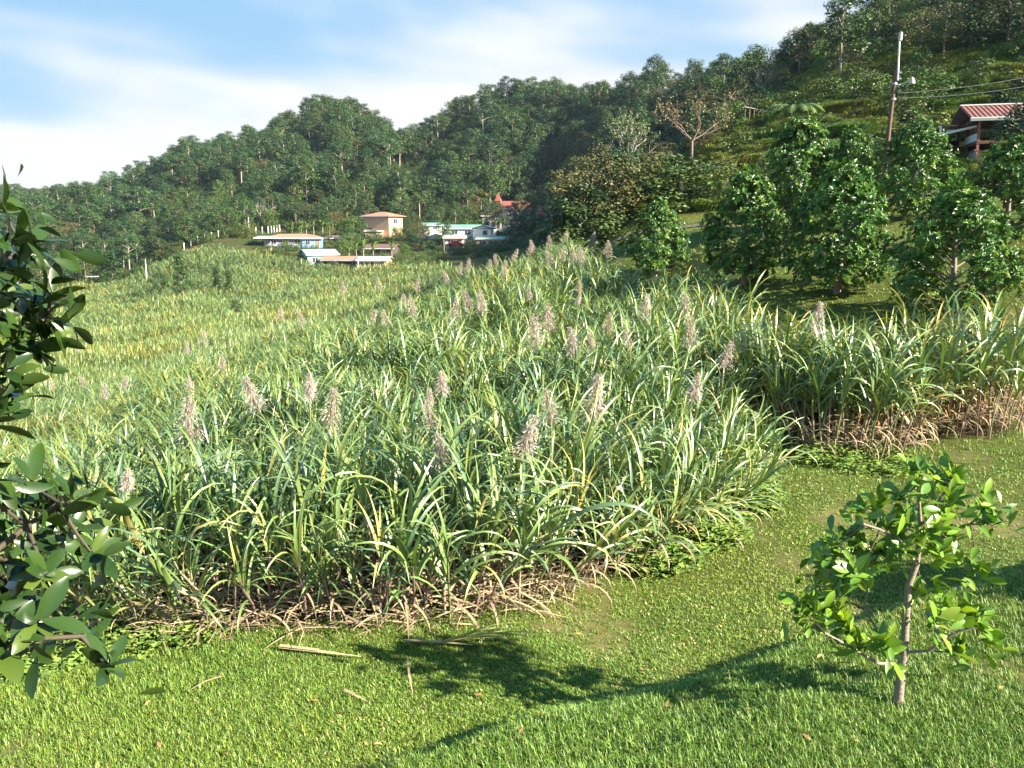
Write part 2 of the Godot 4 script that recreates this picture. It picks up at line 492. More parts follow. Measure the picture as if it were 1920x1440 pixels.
func build_cane() -> void:
	var g := rnd(21)
	# candidate clump spots, denser nearby
	var near := []
	var mid_spots := []
	var z := -9.7
	while z > -62.0:
		var step := 0.62 if z > -24.0 else 0.72
		var x := -42.0
		while x < 12.5:
			var px := x + g.randf_range(-0.25, 0.25)
			var pz := z + g.randf_range(-0.25, 0.25)
			x += step
			if absf(rad_to_deg(atan2(px, -pz))) > 35.0 or not in_field(px, pz):
				continue
			var r := sqrt(px * px + pz * pz)
			if r > 60.0: continue
			if r < 30.0: near.append(Vector2(px, pz))
			else: mid_spots.append(Vector2(px, pz))
		z -= step
	near.sort_custom(func(p, q): return p.length() < q.length())
	# how near each spot lies to the lawn edge decides how far its canes lean out and whether they stand in full view
	var edge := field_poly.slice(0, 24)
	var things := 0
	var detailed := 0
	var protos := []
	for k in 7:
		var gg := rnd(100 + k)
		var m := merged_clump(gg, clump_shoots(gg, 5, 0.26, 2.0, Vector2(gg.randf_range(-0.2, 0.2), gg.randf_range(-0.2, 0.2))))
		protos.append([m[0].mesh(M.stalk), m[1].mesh(M.cane), m[2].mesh(M.straw)])
	var leaf_meshes: Array[ArrayMesh] = []
	for b in cane_leaf:
		leaf_meshes.append(b.mesh(M.cane))
	var leaf_tints := []
	for k in 7:
		leaf_tints.append(leaf_mat(leaf_color(rnd(300 + k * 7)), 0.4, 0.55, 0.65))
	var straw_tints := []
	for k in 3:
		straw_tints.append(leaf_mat(straw_color(rnd(330 + k)), 0.8, 0.25))
	var stalk_tints := [flat_mat(Color(0.20, 0.13, 0.12), 0.5), flat_mat(Color(0.30, 0.26, 0.17), 0.6), flat_mat(Color(0.17, 0.19, 0.07), 0.5)]
	var rest := [[], [], [], [], [], [], []]
	var where := {"left": "behind the overhanging branches", "front": "above the dry leaf litter", "middle": "between fallen cane and dark gap", "right": "in the block past the gap", "deep": "standing far inside the near field"}
	var edge_things := {}
	var walk := 0.3
	for k in range(1, 19):
		var e0: Vector2 = field_poly[k]
		var e1: Vector2 = field_poly[k + 1]
		var inw := (e1 - e0).orthogonal().normalized()
		if not Geometry2D.is_point_in_polygon((e0 + e1) * 0.5 + inw * 0.15, field_poly): inw = -inw
		while walk < e0.distance_to(e1):
			var p := e0.lerp(e1, walk / e0.distance_to(e1)) + inw * g.randf_range(-0.1, 0.3)
			walk += 0.5
			detailed += 1
			things += 1
			var pl := cane_place(p.x, p.y)
			var t := thing("sugarcane_clump", "arching green sugarcane clump " + where[pl], "sugarcane", on(p.x, p.y), 0.0, "sugarcane clumps along the lawn edge")
			if not edge_things.has(pl): edge_things[pl] = []
			edge_things[pl].append(t)
			for s in clump_shoots(g, 4, 0.26, cane_tall(p.x, p.y) * g.randf_range(0.8, 1.05), -inw * (0.3 if pl == "right" else 0.75), 11, 1.0 if pl == "right" else 0.0):
				var mb := MB.new()
				stalk_mesh(mb, s.stalk, g)
				var sp := part("stalk", mb.mesh(M.stalk), t)
				for l in s.leaves:
					if l[2]: part("dry_leaf", leaf_meshes[l[0]], sp, l[1], straw_tints[g.randi() % 3])
					else: part("leaf", leaf_meshes[l[0]], sp, l[1], leaf_tints[g.randi() % 7])
		walk -= e0.distance_to(e1)
	for p in near:
		var d := 1e9
		var q0 := Vector2.ZERO
		for k in edge.size() - 1:
			var q := Geometry2D.get_closest_point_to_segment(p, edge[k], edge[k + 1])
			if p.distance_to(q) < d:
				d = p.distance_to(q)
				q0 = q
		var tall := cane_tall(p.x, p.y)
		var base := on(p.x, p.y)
		var pl := cane_place(p.x, p.y)
		if d < 0.5 and p.x < 11.3 and p.length() < 22.0: continue
		if things < 300:
			things += 1
			var t2 := thing("sugarcane_clump", "upright green sugarcane clump " + where[pl] + (", one row back" if d < 1.6 and pl != "deep" else ", rows deeper in" if pl != "deep" else ""), "sugarcane", base, g.randf() * TAU, "sugarcane clumps inside the field, " + pl + (" second row" if d < 1.6 else " deep"))
			t2.scale = Vector3.ONE * tall / 2.0
			var pr: Array = protos[g.randi() % 7]
			tag(part("stalk", pr[0], t2), "", "", "", "stuff")
			tag(part("leaves", pr[1], t2), "", "", "", "stuff")
			tag(part("dry_leaves", pr[2], t2), "", "", "", "stuff")
		else:
			var k7 := g.randi() % 7
			rest[k7].append(Transform3D(Basis(Vector3.UP, g.randf() * TAU).scaled_local(Vector3.ONE * tall / 2.0), base))
	for pl in edge_things:
		var row: Array = edge_things[pl]
		row.sort_custom(func(p, q): return p.position.x < q.position.x)
		for k in row.size():
			row[k].set_meta("label", "%s cane clump from the left at the lawn edge %s" % [(ORDINAL[k] if k < 20 else "twenty-" + ORDINAL[k - 20]), where[pl]])
	for p in mid_spots:
		var k7 := g.randi() % 7
		rest[k7].append(Transform3D(Basis(Vector3.UP, g.randf() * TAU).scaled_local(Vector3.ONE * cane_tall(p.x, p.y) / 2.0), on(p.x, p.y)))
	var field := thing("sugarcane_field", "dense green sugarcane filling the field and the valley beyond", "sugarcane field")
	field.set_meta("kind", "stuff")
	for k in 7:
		var cols := PackedColorArray()
		for x in rest[k]:
			cols.append(field_tint(x.origin, g))
		tag(scatter("cane_leaves", protos[k][1], rest[k], cols, field), "", "", "", "stuff")
		tag(scatter("cane_stalks", protos[k][0], rest[k], cols, field), "", "", "", "stuff")
		tag(scatter("dry_cane_leaves", protos[k][2], rest[k], cols, field), "", "", "", "stuff")
	# the valley floor, coarser clumps
	var far := [[], [], [], []]
	var r := 58.0
	while r < 268.0:
		var st := clampf(0.011 * r, 0.8, 2.1)
		var a := -35.0
		while a < 6.0:
			var b := deg_to_rad(a + g.randf_range(-0.5, 0.5) * rad_to_deg(st / r))
			var rr := r + g.randf_range(-0.5, 0.5) * st
			a += rad_to_deg(st / r)
			var fx := sin(b) * rr
			var fz := -cos(b) * rr
			if rr > 59.0 and in_field(fx, fz):
				far[g.randi() % 4].append(Transform3D(Basis(Vector3.UP, g.randf() * TAU).scaled_local(Vector3(st, 1.0 + 0.7 * noise.get_noise_2d(fx * 4.0, fz * 4.0), st) * g.randf_range(0.8, 1.2)), on(fx, fz)))
		r += st * 0.85
	for k in 4:
		var gg := rnd(400 + k)
		var m := merged_clump(gg, clump_shoots(gg, 7, 0.5, 1.55, Vector2.ZERO, 9), true)
		var cols := PackedColorArray()
		for x in far[k]:
			cols.append(field_tint(x.origin, g))
		tag(scatter("cane_leaves", m[1].mesh(M.cane), far[k], cols, field), "", "", "", "stuff")
	print("cane ", near.size(), " things ", things, " detailed ", detailed, " mid ", mid_spots.size(), " far ", far[0].size() * 4)

func field_tint(p: Vector3, g: RandomNumberGenerator) -> Color:
	# parcels of different age: some more yellow, some bluer
	var n1 := noise.get_noise_2d(p.x * 1.6 + 300.0, p.z * 1.6)
	var s := g.randf_range(0.9, 1.12)
	var c := Color(1, 1, 1).lerp(Color(1.15, 1.08, 0.95), clampf(0.5 + n1 * 1.6, 0, 1))
	if noise.get_noise_2d(p.x * 5.0 + 900.0, p.z * 5.0) > 0.28: c = c * Color(1.25, 1.0, 0.8)
	return Color(c.r * s, c.g * s, c.b * s)

# ---- flowering canes
const ORDINAL := ["first", "second", "third", "fourth", "fifth", "sixth", "seventh", "eighth", "ninth", "tenth", "eleventh", "twelfth", "thirteenth", "fourteenth", "fifteenth", "sixteenth", "seventeenth", "eighteenth", "nineteenth", "twentieth"]
const PLUMES := [
	[0.11, -11.03, 2.00, 0.54],
	[0.57, -11.81, 2.23, 0.48],
	[1.20, -12.56, 2.22, 0.67],
	[-0.90, -10.56, 1.91, 0.42],
	[-1.13, -11.42, 2.20, 0.37],
	[5.69, -20.29, 1.07, 0.72],
	[5.81, -20.25, 0.49, 0.68],
	[4.24, -16.66, 2.28, 0.50],
	[2.90, -13.36, 2.23, 0.44],
	[-4.74, -12.04, 1.97, 0.63],
	[-4.57, -14.87, 1.83, 0.60],
	[-3.54, -14.45, 2.06, 0.48],
	[-2.65, -11.90, 2.17, 0.55],
	[-1.21, -14.17, 2.16, 0.41],
	[-1.28, -12.75, 2.18, 0.30],
	[-4.99, -10.46, 1.58, 0.31],
	[0.57, -19.96, 2.34, 0.72],
	[0.96, -22.49, 2.37, 0.72],
	[1.34, -18.20, 2.33, 0.58],
	[1.78, -18.35, 2.34, 0.35],
	[2.38, -21.17, 2.41, 0.48],
	[2.62, -18.43, 2.35, 0.36],
	[3.79, -24.08, 2.50, 0.72],
	[4.87, -23.64, 2.54, 0.72],
	[4.20, -19.52, 2.39, 0.64],
	[7.55, -20.96, 2.58, 0.72],
	[5.88, -20.25, 2.04, 0.34],
	[22.40, -55.68, 1.98, 0.72],
	[14.32, -58.30, 2.74, 0.72],
	[15.36, -58.03, 2.57, 0.72],
	[18.73, -57.03, 2.26, 0.72],
	[28.61, -53.07, -0.56, 0.72],
	[-0.99, -28.44, 2.33, 0.72],
	[-1.53, -31.41, 2.26, 0.70],
	[-1.96, -28.11, 2.10, 0.68],
	[-3.77, -32.18, 1.89, 0.72],
	[-4.91, -37.88, 1.60, 0.72],
	[-5.95, -35.12, 1.17, 0.72],
	[-4.57, -30.64, 1.65, 0.55],
	[-7.93, -50.38, 1.62, 0.72],
	[-5.75, -50.68, 1.60, 0.72],
	[-9.54, -48.06, 1.62, 0.62],
	[-12.76, -46.27, 0.28, 0.72],
	[-11.83, -47.55, -0.05, 0.72],
	[-17.33, -46.90, -1.12, 0.72],
	[-22.72, -58.32, -3.34, 0.72],
	[-11.71, -33.83, -0.54, 0.64],
	[-9.59, -24.61, 0.22, 0.42],
	[-26.70, -51.90, -4.46, 0.72],
	[-20.52, -41.62, -3.15, 0.72],
	[-21.20, -45.01, -3.36, 0.72],
	[-30.77, -55.58, -5.37, 0.72],
	[2.39, -30.27, 2.84, 0.39],
	[2.08, -26.73, 2.61, 0.34],
	[0.59, -28.17, 2.62, 0.39],
	[0.96, -50.99, 3.65, 0.72],
	[1.35, -53.98, 3.84, 0.72],
	[3.13, -52.91, 4.41, 0.72],
	[2.35, -41.72, 3.67, 0.72],
	[3.96, -42.87, 4.32, 0.72],
	[3.21, -39.43, 3.69, 0.72],
	[2.14, -48.95, 4.09, 0.72],
	[-1.02, -53.99, 2.90, 0.72],
	[-2.13, -53.85, 2.07, 0.72],
	[0.00, -49.00, 3.39, 0.72],
	[-2.56, -47.93, 2.83, 0.72],
	[4.42, -39.31, 3.93, 0.72],
	[2.87, -39.85, 3.62, 0.72],
	[9.16, -59.67, 2.69, 0.72],
	[11.68, -59.21, 2.89, 0.72],
	[1.92, -40.92, 3.51, 0.72],
	[-3.38, -53.89, 2.41, 0.72],
	[-3.61, -47.86, 2.24, 0.67],
	[-1.50, -52.98, 2.61, 0.72],
	[-0.37, -39.75, 3.06, 0.63]
]

func plume_mesh(seed_: int) -> Array:
	var g := rnd(seed_)
	var stalk := MB.new()
	stalk.tube([Vector3(0, -1.0, 0), Vector3(0, 0, 0), Vector3(0.02, 0.6, 0.01), Vector3(0.06, 1.0, 0.02)], [0.008, 0.006, 0.004, 0.001], 4, Color(0.34, 0.25, 0.15))
	var pl := MB.new()
	for k in 380:
		var t := pow(g.randf(), 0.85)
		var y := t * 0.98
		var l := (0.10 + 0.34 * pow(1.0 - t, 0.75)) * g.randf_range(0.6, 1.1) * (0.65 + minf(t * 3.0, 0.35))
		var a := g.randf() * TAU
		var d := Vector3(cos(a), 0, sin(a))
		var p := Vector3(0.02 * t, y, 0)
		var col := Color(0.54, 0.43, 0.40).lerp(Color(0.33, 0.20, 0.17), pow(g.randf(), 1.4) * 0.9)
		var w := 0.0068
		var el := g.randf_range(0.45, 1.05)
		var side := Vector3(-d.z, 0, d.x)
		for s in 3:
			var dir := d * cos(el) + Vector3.UP * sin(el)
			var p2 := p + dir * l / 3.0
			var w2 := w * (0.75 if s < 2 else 0.2)
			pl.quad(p - side * w, p + side * w, p2 + side * w2, p2 - side * w2, col)
			# silky hairs off the branchlet
			for h in 2:
				var hd := (dir + Vector3(g.randf_range(-1, 1), g.randf_range(-0.4, 0.6), g.randf_range(-1, 1))).normalized() * 0.035
				pl.tri(p, p2, p2 + hd * 0.8, Color(0.58, 0.50, 0.46)) if h == 0 and s == 2 else pl.tri(p2 - side * 0.002, p2 + side * 0.002, p2 + hd, Color(0.62, 0.55, 0.51))
			p = p2
			w = w2
			el -= g.randf_range(0.3, 0.95)
	return [stalk.mesh(M.stalk), pl.mesh(M.plume)]

func build_plumes() -> void:
	var protos := []
	for k in 4:
		protos.append(plume_mesh(700 + k))
	var g := rnd(77)
	var top := MB.new()
	for k in 8:
		var v := g.randi() % 4 if k < 3 else 4 + g.randi() % 5
		top.add(cane_leaf[v], Transform3D(Basis(Vector3.UP, k * PI + g.randf_range(-0.8, 0.8)).scaled_local(Vector3.ONE * 0.8), Vector3(0, -k * 0.09, 0)), leaf_color(g))
	var top_mesh := top.mesh(M.cane)
	var rows := {}
	for q in PLUMES:
		var x: float = q[0]
		var z: float = q[1]
		var y: float = q[2]
		var l: float = q[3] * 1.18
		var base := on(x, z)
		var r := sqrt(x * x + z * z)
		var near := "nearest the lawn" if r < 13.5 else ("halfway across the near rows" if r < 24 else ("along the near field's back" if r < 42 else "on the far crest below the village"))
		var t := thing("flowering_cane", "", "sugarcane", base, g.randf() * TAU, "flowering canes " + near)
		if not rows.has(near): rows[near] = []
		rows[near].append([x / -z, t])
		var lean := Basis(Vector3(g.randf_range(-1, 1), 0, g.randf_range(-1, 1)).normalized(), g.randf_range(0.03, 0.42))
		var h := maxf(y - l * 0.5 - base.y, 1.2) + (0.16 if r < 30.0 else 0.05)
		var pr: Array = protos[g.randi() % 4]
		var sm := MB.new()
		sm.tube([Vector3.ZERO, Vector3(0.02, h * 0.5, 0.01), Vector3(0, h, 0)], [0.017, 0.013, 0.006], 5, Color(0.30, 0.28, 0.15))
		part("stalk", sm.mesh(M.stalk), t)
		tag(part("leaves", top_mesh, t, Transform3D(Basis(Vector3.UP, g.randf() * TAU), Vector3(0, h - 0.75, 0))), "", "", "", "stuff")
		part("plume", pr[1], t, Transform3D(lean.scaled_local(Vector3(l * 0.85, l, l * 0.85)), Vector3(0, h, 0)))
	for near in rows:
		rows[near].sort_custom(func(p, q): return p[0] < q[0])
		for k in rows[near].size():
			rows[near][k][1].set_meta("label", "%s pink plumed cane from the left %s" % [ORDINAL[k] if k < 20 else "twenty-" + ORDINAL[k - 20], near])

# ---- things lying along the lawn edge
func build_litter() -> void:
	var g := rnd(55)
	var xs := []
	var cols := PackedColorArray()
	for k in 1900:
		var s := g.randf() * 9.5
		var seg := 0
		var poly := field_poly
		seg = 3 + g.randi() % 4 if g.randf() < 0.68 else 2 + int(s * 1.3)
		if seg > 16: seg = 16
		var a: Vector2 = poly[seg]
		var b: Vector2 = poly[seg + 1]
		var p := a.lerp(b, g.randf())
		var inward := (b - a).orthogonal().normalized()
		if not Geometry2D.is_point_in_polygon(p + inward * 0.2, poly): inward = -inward
		p += inward * (pow(g.randf(), 1.2) * 1.5 - 0.35)
		var bb := Basis(Vector3.UP, g.randf() * TAU) * Basis(Vector3.RIGHT, g.randf_range(0.75, 1.25))
		xs.append(Transform3D(bb.scaled_local(Vector3(0.8, 0.8, 0.8) * g.randf_range(0.3, 0.85)), on(p.x, p.y, g.randf_range(0.01, 0.3))))
		var c := straw_color(g)
		cols.append(c)
	var half := xs.size() / 2
	var o := thing("dry_cane_litter", "tangle of straw coloured dead cane leaves along the field's foot", "dead leaves")
	o.set_meta("kind", "stuff")
	var m1 := make_blade(58, 60, 1.0, 0.05, 70, 6, -0.3)
	var m2 := make_blade(66, 25, 1.1, 0.035, -90, 5, 0.5)
	tag(scatter("dead_leaves", m1.mesh(M.straw), xs.slice(0, half), cols.slice(0, half), o), "", "", "", "stuff")
	tag(scatter("dead_leaves", m2.mesh(M.straw), xs.slice(half), cols.slice(half), o), "", "", "", "stuff")
	# a broken cane top lying on the grass
	var t := thing("fallen_cane", "broken green cane top lying on the lawn with leaves fanned out", "sugarcane", on(-0.95, -9.35, 0.03), -0.18)
	tubepart("stalk", [Vector3(-0.35, 0.02, 0), Vector3(0.1, 0.04, 0), Vector3(0.5, 0.05, 0.02)], [0.016, 0.015, 0.006], 6, flat_mat(Color(0.32, 0.27, 0.16), 0.6), t)
	for k in 9:
		var bl := make_blade(14 + g.randf() * 14, 30 + g.randf() * 14, g.randf_range(0.8, 1.15), 0.05, g.randf_range(-40, 40), 8)
		part("leaf", bl.mesh(leaf_mat(Color(0.27, 0.31, 0.10) if k % 3 else Color(0.36, 0.33, 0.13), 0.4, 0.5)), t, Transform3D(Basis(Vector3.UP, PI * 0.5 + g.randf_range(-0.32, 0.28)), Vector3(0.1 + 0.04 * k, 0.04 + 0.008 * k, 0)))
	var sticks := [[-2.75, -9.25, -1.75, -9.05, "pale dry cane leaf sheath lying flat on the lawn below the clumps"], [-1.2, -8.95, -1.05, -8.2, "thin dry cane sliver lying on the open lawn"], [-3.2, -8.55, -3.45, -8.25, "short straw sliver lying alone on the grass"], [-1.8, -8.3, -1.5, -8.05, "bent straw sliver lying by the worn lawn"], [0.25, -10.2, 0.75, -10.05, "broken dry cane piece at the foot of the field"]]
	for s in sticks:
		var a := on(s[0], s[1], 0.05)
		var b := on(s[2], s[3], 0.05)
		var st := thing("dry_cane_piece", s[4], "dead leaf", a)
		var wd := 0.03 if s == sticks[0] else 0.012
		var mb := MB.new()
		var dd := b - a
		var sd := dd.cross(Vector3.UP).normalized() * wd
		var pm := dd * 0.5 + Vector3(0, 0.02, 0) + sd * 0.8
		mb.quad(-sd, pm - sd, pm + sd, sd); mb.quad(pm - sd, dd - sd * 0.2, dd + sd * 0.2, pm + sd)
		mb.quad(sd * 0.9 + Vector3(0, 0.02, 0), -sd * 0.7 + Vector3(0, 0.025, 0), pm - sd * 0.6 + Vector3(0, 0.02, 0), pm + sd * 0.7 + Vector3(0, 0.012, 0))
		part("sheath", mb.mesh(flat_mat(Color(0.45, 0.34, 0.19), 0.8)), st)

# ---- creeping vine at the lawn's edge
func build_vine() -> void:
	var g := rnd(91)
	var lf := MB.new()
	for k in 7:
		var b := Basis(Vector3.UP, g.randf() * TAU) * Basis(Vector3.RIGHT, g.randf_range(-0.5, 0.5))
		var p := Vector3(g.randf_range(-0.14, 0.14), g.randf_range(0.0, 0.12), g.randf_range(-0.14, 0.14))
		var c := Color(0.15, 0.25, 0.05) * g.randf_range(0.75, 1.25)
		var s := g.randf_range(0.03, 0.055)
		lf.tri(p, p + b * Vector3(-s, 0.012, s * 0.7), p + b * Vector3(0, 0, s * 2.0), c)
		lf.tri(p, p + b * Vector3(0, 0, s * 2.0), p + b * Vector3(s, 0.012, s * 0.7), c)
	var xs := []
	var cols := PackedColorArray()
	var spots := [[2.9, -12.9, 0.8, 600, 0.8], [3.9, -14.6, 0.9, 700, 0.9], [6.6, -17.0, 0.6, 90, 0.35], [4.4, -15.6, 0.6, 110, 0.2], [2.1, -12.0, 0.7, 300, 0.4], [-5.8, -9.9, 1.2, 700, 0.2], [-4.2, -9.8, 0.6, 150, 0.1], [-7.2, -10.0, 1.0, 600, 0.5], [7.4, -16.9, 1.0, 200, 0.1]]
	for s in spots:
		for k in int(s[3]):
			var a := g.randf() * TAU
			var d := sqrt(g.randf()) * float(s[2])
			var x: float = s[0] + cos(a) * d
			var z: float = s[1] + sin(a) * d
			var up := g.randf() * float(s[4]) * (1.3 if in_field(x, z) else maxf(0.0, 1.0 - d * 0.8))
			xs.append(Transform3D(Basis(Vector3.UP, g.randf() * TAU).scaled_local(Vector3.ONE * g.randf_range(0.7, 1.3)), on(x, z, up)))
			var q := g.randf_range(0.75, 1.3)
			cols.append(Color(q * g.randf_range(0.9, 1.3), q, q))
	var o := thing("creeping_vine", "low bright green vine spreading over the grass at the cane's edge", "vine")
	o.set_meta("kind", "stuff")
	tag(scatter("vine_leaves", lf.mesh(M.grass), xs, cols, o), "", "", "", "stuff")

# ---------------------------------------------------------------- lawn
func tuft(seed_: int, blades: int, h: float, w: float, spread: float, bend: float) -> MB:
	var g := rnd(seed_)
	var mb := MB.new()
	for k in blades:
		var a := g.randf() * TAU
		var d := Vector3(cos(a), 0, sin(a))
		var p := Vector3(g.randf_range(-1, 1), 0, g.randf_range(-1, 1)) * spread
		p.y = -0.01
		var hh := h * g.randf_range(0.55, 1.15)
		var sd := Vector3(-d.z, 0, d.x) * w * g.randf_range(0.7, 1.2)
		var b := bend * g.randf_range(0.3, 1.3)
		var p1 := p + Vector3.UP * hh * 0.55 + d * hh * b * 0.35
		var p2 := p + Vector3.UP * hh * (1.0 - 0.3 * b) + d * hh * b
		var s := g.randf_range(0.78, 1.2)
		var c := Color(0.17 * s, 0.27 * s, 0.045 * s)
		if g.randf() < 0.09: c = Color(0.38 * s, 0.33 * s, 0.15 * s)
		elif g.randf() < 0.3: c = Color(0.10 * s, 0.19 * s, 0.03 * s)
		mb.quad(p - sd, p + sd, p1 + sd * 0.8, p1 - sd * 0.8, c)
		mb.tri(p1 - sd * 0.8, p1 + sd * 0.8, p2, c)
	return mb

func build_lawn() -> void:
	var g := rnd(31)
	var sets := [[], [], [], [], []]
	var cols := [PackedColorArray(), PackedColorArray(), PackedColorArray(), PackedColorArray(), PackedColorArray()]
	var r := 5.2
	var n := 0
	while r < 60.0:
		var st := clampf(0.0058 * r, 0.045, 0.3) if r < 20.0 else clampf(0.0085 * r, 0.16, 0.5)
		var a := -35.0
		var da := rad_to_deg(st / r)
		while a < 35.0:
			var b := deg_to_rad(a + g.randf_range(-0.6, 0.6) * da)
			var rr := r + g.randf_range(-0.6, 0.6) * st
			a += da
			var x := sin(b) * rr
			var z := -cos(b) * rr
			if rr > 19.0 and x < 3.0: continue
			if in_field(x, z) and fine.get_noise_2d(x * 30, z * 30) < 0.25: continue
			var n1 := noise.get_noise_2d(x * 7.0, z * 7.0)
			var n2 := fine.get_noise_2d(x * 9.0, z * 9.0)
			var lip := lip_side(x, z) if rr < 19.0 else -5.0
			var long := clampf(smoothstep(-0.35, 0.1, lip) * 0.8 + clampf(-x * 0.16 - 0.1 + n1 * 0.5, 0, 0.75), 0, 1)
			if rr > 19.0: long = 0.3
			# worn patches show the thatch
			if n2 > 0.33 and g.randf() < 0.55: continue
			var pick := (2 + g.randi() % 2) if g.randf() < long else g.randi() % 2
			var sc := g.randf_range(0.75, 1.25) * (1.0 if rr < 14.0 else clampf(rr / 14.0, 1.0, 2.6))
			if pick < 2 and g.randf() < 0.09: pick = 4
			sets[pick].append(Transform3D(Basis(Vector3.UP, g.randf() * TAU).scaled_local(Vector3(sc, sc * (1.0 if rr < 20.0 else 0.75), sc)), on(x, z)))
			var y := clampf(0.5 + n1 * 1.1 + g.randf_range(-0.3, 0.3) - long * 0.5, 0, 1)
			var c := Color(0.92, 1.0, 0.82).lerp(Color(1.5, 1.18, 1.0), y)
			cols[pick].append(c * g.randf_range(0.88, 1.12))
			n += 1
		r += st
	var o := thing("lawn_grass", "short mown green and yellowish lawn grass", "grass")
	o.set_meta("kind", "stuff")
	var ms := [tuft(1, 12, 0.046, 0.0042, 0.055, 0.9), tuft(2, 12, 0.056, 0.0040, 0.055, 0.8), tuft(3, 14, 0.075, 0.0036, 0.05, 0.75), tuft(4, 12, 0.10, 0.0034, 0.055, 0.85), tuft(5, 9, 0.04, 0.009, 0.05, 1.2)]
	for k in 5:
		tag(scatter("grass_tufts", ms[k].mesh(M.grass), sets[k], cols[k], o), "", "", "", "stuff")
	# fallen leaves
	var lx := []
	var lc := PackedColorArray()
	for k in 60:
		var x := g.randf_range(-4.0, 7.5)
		var z := g.randf_range(-12.0, -6.0)
		if in_field(x, z): continue
		lx.append(Transform3D((Basis(Vector3.UP, g.randf() * TAU) * Basis(Vector3.RIGHT, g.randf_range(-0.4, 0.4))).scaled_local(Vector3.ONE * g.randf_range(0.3, 0.6)), on(x, z, 0.05)))
		lc.append([Color(1.6, 0.8, 0.5), Color(2.6, 2.1, 1.3), Color(1.3, 0.9, 0.7)][g.randi() % 3] * 1.0)
	var fl := thing("fallen_leaves", "few brown and orange dead leaves strewn on the lawn", "leaves")
	fl.set_meta("kind", "stuff")
	tag(scatter("dead_leaves", broad_leaf(0.16, 0.07, 0.5, Color(0.22, 0.15, 0.08)).mesh(M.straw), lx, lc, fl), "", "", "", "stuff")
	print("lawn tufts ", n)

# ---------------------------------------------------------------- broad-leaved young trees
func broad_leaf(length: float, width: float, droop: float, col: Color, segs := 5) -> MB:
	# an obovate leaf growing along +z, folded a little along its midrib
	var mb := MB.new()
	var p := Vector3.ZERO
	for k in segs + 1:
		var t := float(k) / segs
		var el := -droop * t * t
		var d := Vector3(0, sin(el), cos(el))
		var nn := Vector3(0, d.z, -d.y)
		var w := width * 0.5 * pow(sin(PI * clampf(pow(t, 1.25) * 0.93 + 0.04, 0, 1)), 0.8)
		if k == 0: w = width * 0.06
		for s in [-1.0, 0.0, 1.0]:
			mb.v.append(p + Vector3(s * w, 0, 0) + nn * absf(s) * w * 0.28)
			mb.n.append((nn - Vector3(s * 0.28, 0, 0)).normalized())
			mb.c.append(col)
		p += d * length / segs
	for k in segs:
		var o := k * 3
		for q in 2:
			mb.otri(o + q, o + q + 1, o + q + 3)
			mb.otri(o + q + 1, o + q + 4, o + q + 3)
	return mb

func rosette(g: RandomNumberGenerator, axis: Vector3, n: int, open_ := 0.9) -> Array:
	# transforms for leaves round a twig end
	var out := []
	var q := Basis(Quaternion(Vector3.UP, axis.normalized())) if axis.normalized().y > -0.99 else Basis.IDENTITY
	for k in n:
		var yaw := k * 2.4 + g.randf_range(-0.3, 0.3)
		var tilt := lerpf(-0.25, -1.1, float(k) / n) * open_ + g.randf_range(-0.25, 0.25)
		var b := q * Basis(Vector3.UP, yaw) * Basis(Vector3.RIGHT, tilt) * Basis(Vector3.BACK, g.randf_range(-0.4, 0.4))
		out.append(b)
	return out

func young_tree(called: String, label: String, base: Vector3, trunk: Array, trunk_r: Array, limbs: Array, tips: Array, leaf_len: float, per: int, seed_: int, tints: Array, inner_n := 5, group := "") -> Node3D:
	# trunk, limbs and tips are in metres from the base; every limb: [points, radius]; every tip: [point, axis]
	var g := rnd(seed_)
	var t := thing(called, label, "tree", base, 0.0, group)
	tubepart("trunk", trunk, trunk_r, 9, M.bark, t)
	var anchors := []
	for k in trunk.size():
		if k > trunk.size() / 2.0: anchors.append([trunk[k], trunk_r[k]])
	for l in limbs:
		var rad := []
		for k in l[0].size():
			rad.append(lerpf(l[1], 0.006, float(k) / l[0].size()))
		tubepart("branch", l[0], rad, 6, M.bark if inner_n > 5 else M.twig, t)
		for k in range(1, l[0].size()):
			anchors.append([l[0][k], 0.008])
	var shapes := []
	for k in 5:
		shapes.append(broad_leaf(leaf_len * g.randf_range(0.85, 1.1), leaf_len * g.randf_range(0.36, 0.44), g.randf_range(0.1, 0.6), Color.WHITE).mesh(M.leaf))
	for tip in tips:
		var p: Vector3 = tip[0]
		var best: Vector3 = anchors[0][0]
		for an in anchors:
			if (an[0] as Vector3).distance_to(p) < best.distance_to(p): best = an[0]
		var mid := best.lerp(p, 0.55) + Vector3(0, -0.06 * best.distance_to(p), 0)
		tubepart("twig", [best, mid, p], [0.008, 0.006, 0.004], 5, M.twig, t)
		var ax: Vector3 = tip[1]
		for b in rosette(g, ax, per):
			var s := g.randf_range(0.62, 1.15)
			part("leaf", shapes[g.randi() % 5], t, Transform3D(b.scaled_local(Vector3.ONE * s), p + ax.normalized() * g.randf_range(-0.05, 0.02)), tints[g.randi() % tints.size()])
	# the inner leaves, too many to tell apart
	var inner := MB.new()
	var shape := broad_leaf(leaf_len * 0.9, leaf_len * 0.36, 0.35, Color.WHITE)
	for tip in tips:
		for b in rosette(g, (tip[1] as Vector3) + Vector3(g.randf_range(-1, 1), -0.4, g.randf_range(-1, 1)), inner_n + g.randi() % 2, 1.1):
			var off := Vector3(g.randfn(), g.randfn(), g.randfn()) * leaf_len * 0.42
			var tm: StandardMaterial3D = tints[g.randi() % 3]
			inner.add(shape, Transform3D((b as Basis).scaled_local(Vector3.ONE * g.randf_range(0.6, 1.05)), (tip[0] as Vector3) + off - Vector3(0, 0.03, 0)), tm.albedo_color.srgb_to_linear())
	tag(part("foliage", inner.mesh(M.leaf), t), "", "", "", "stuff")
	return t

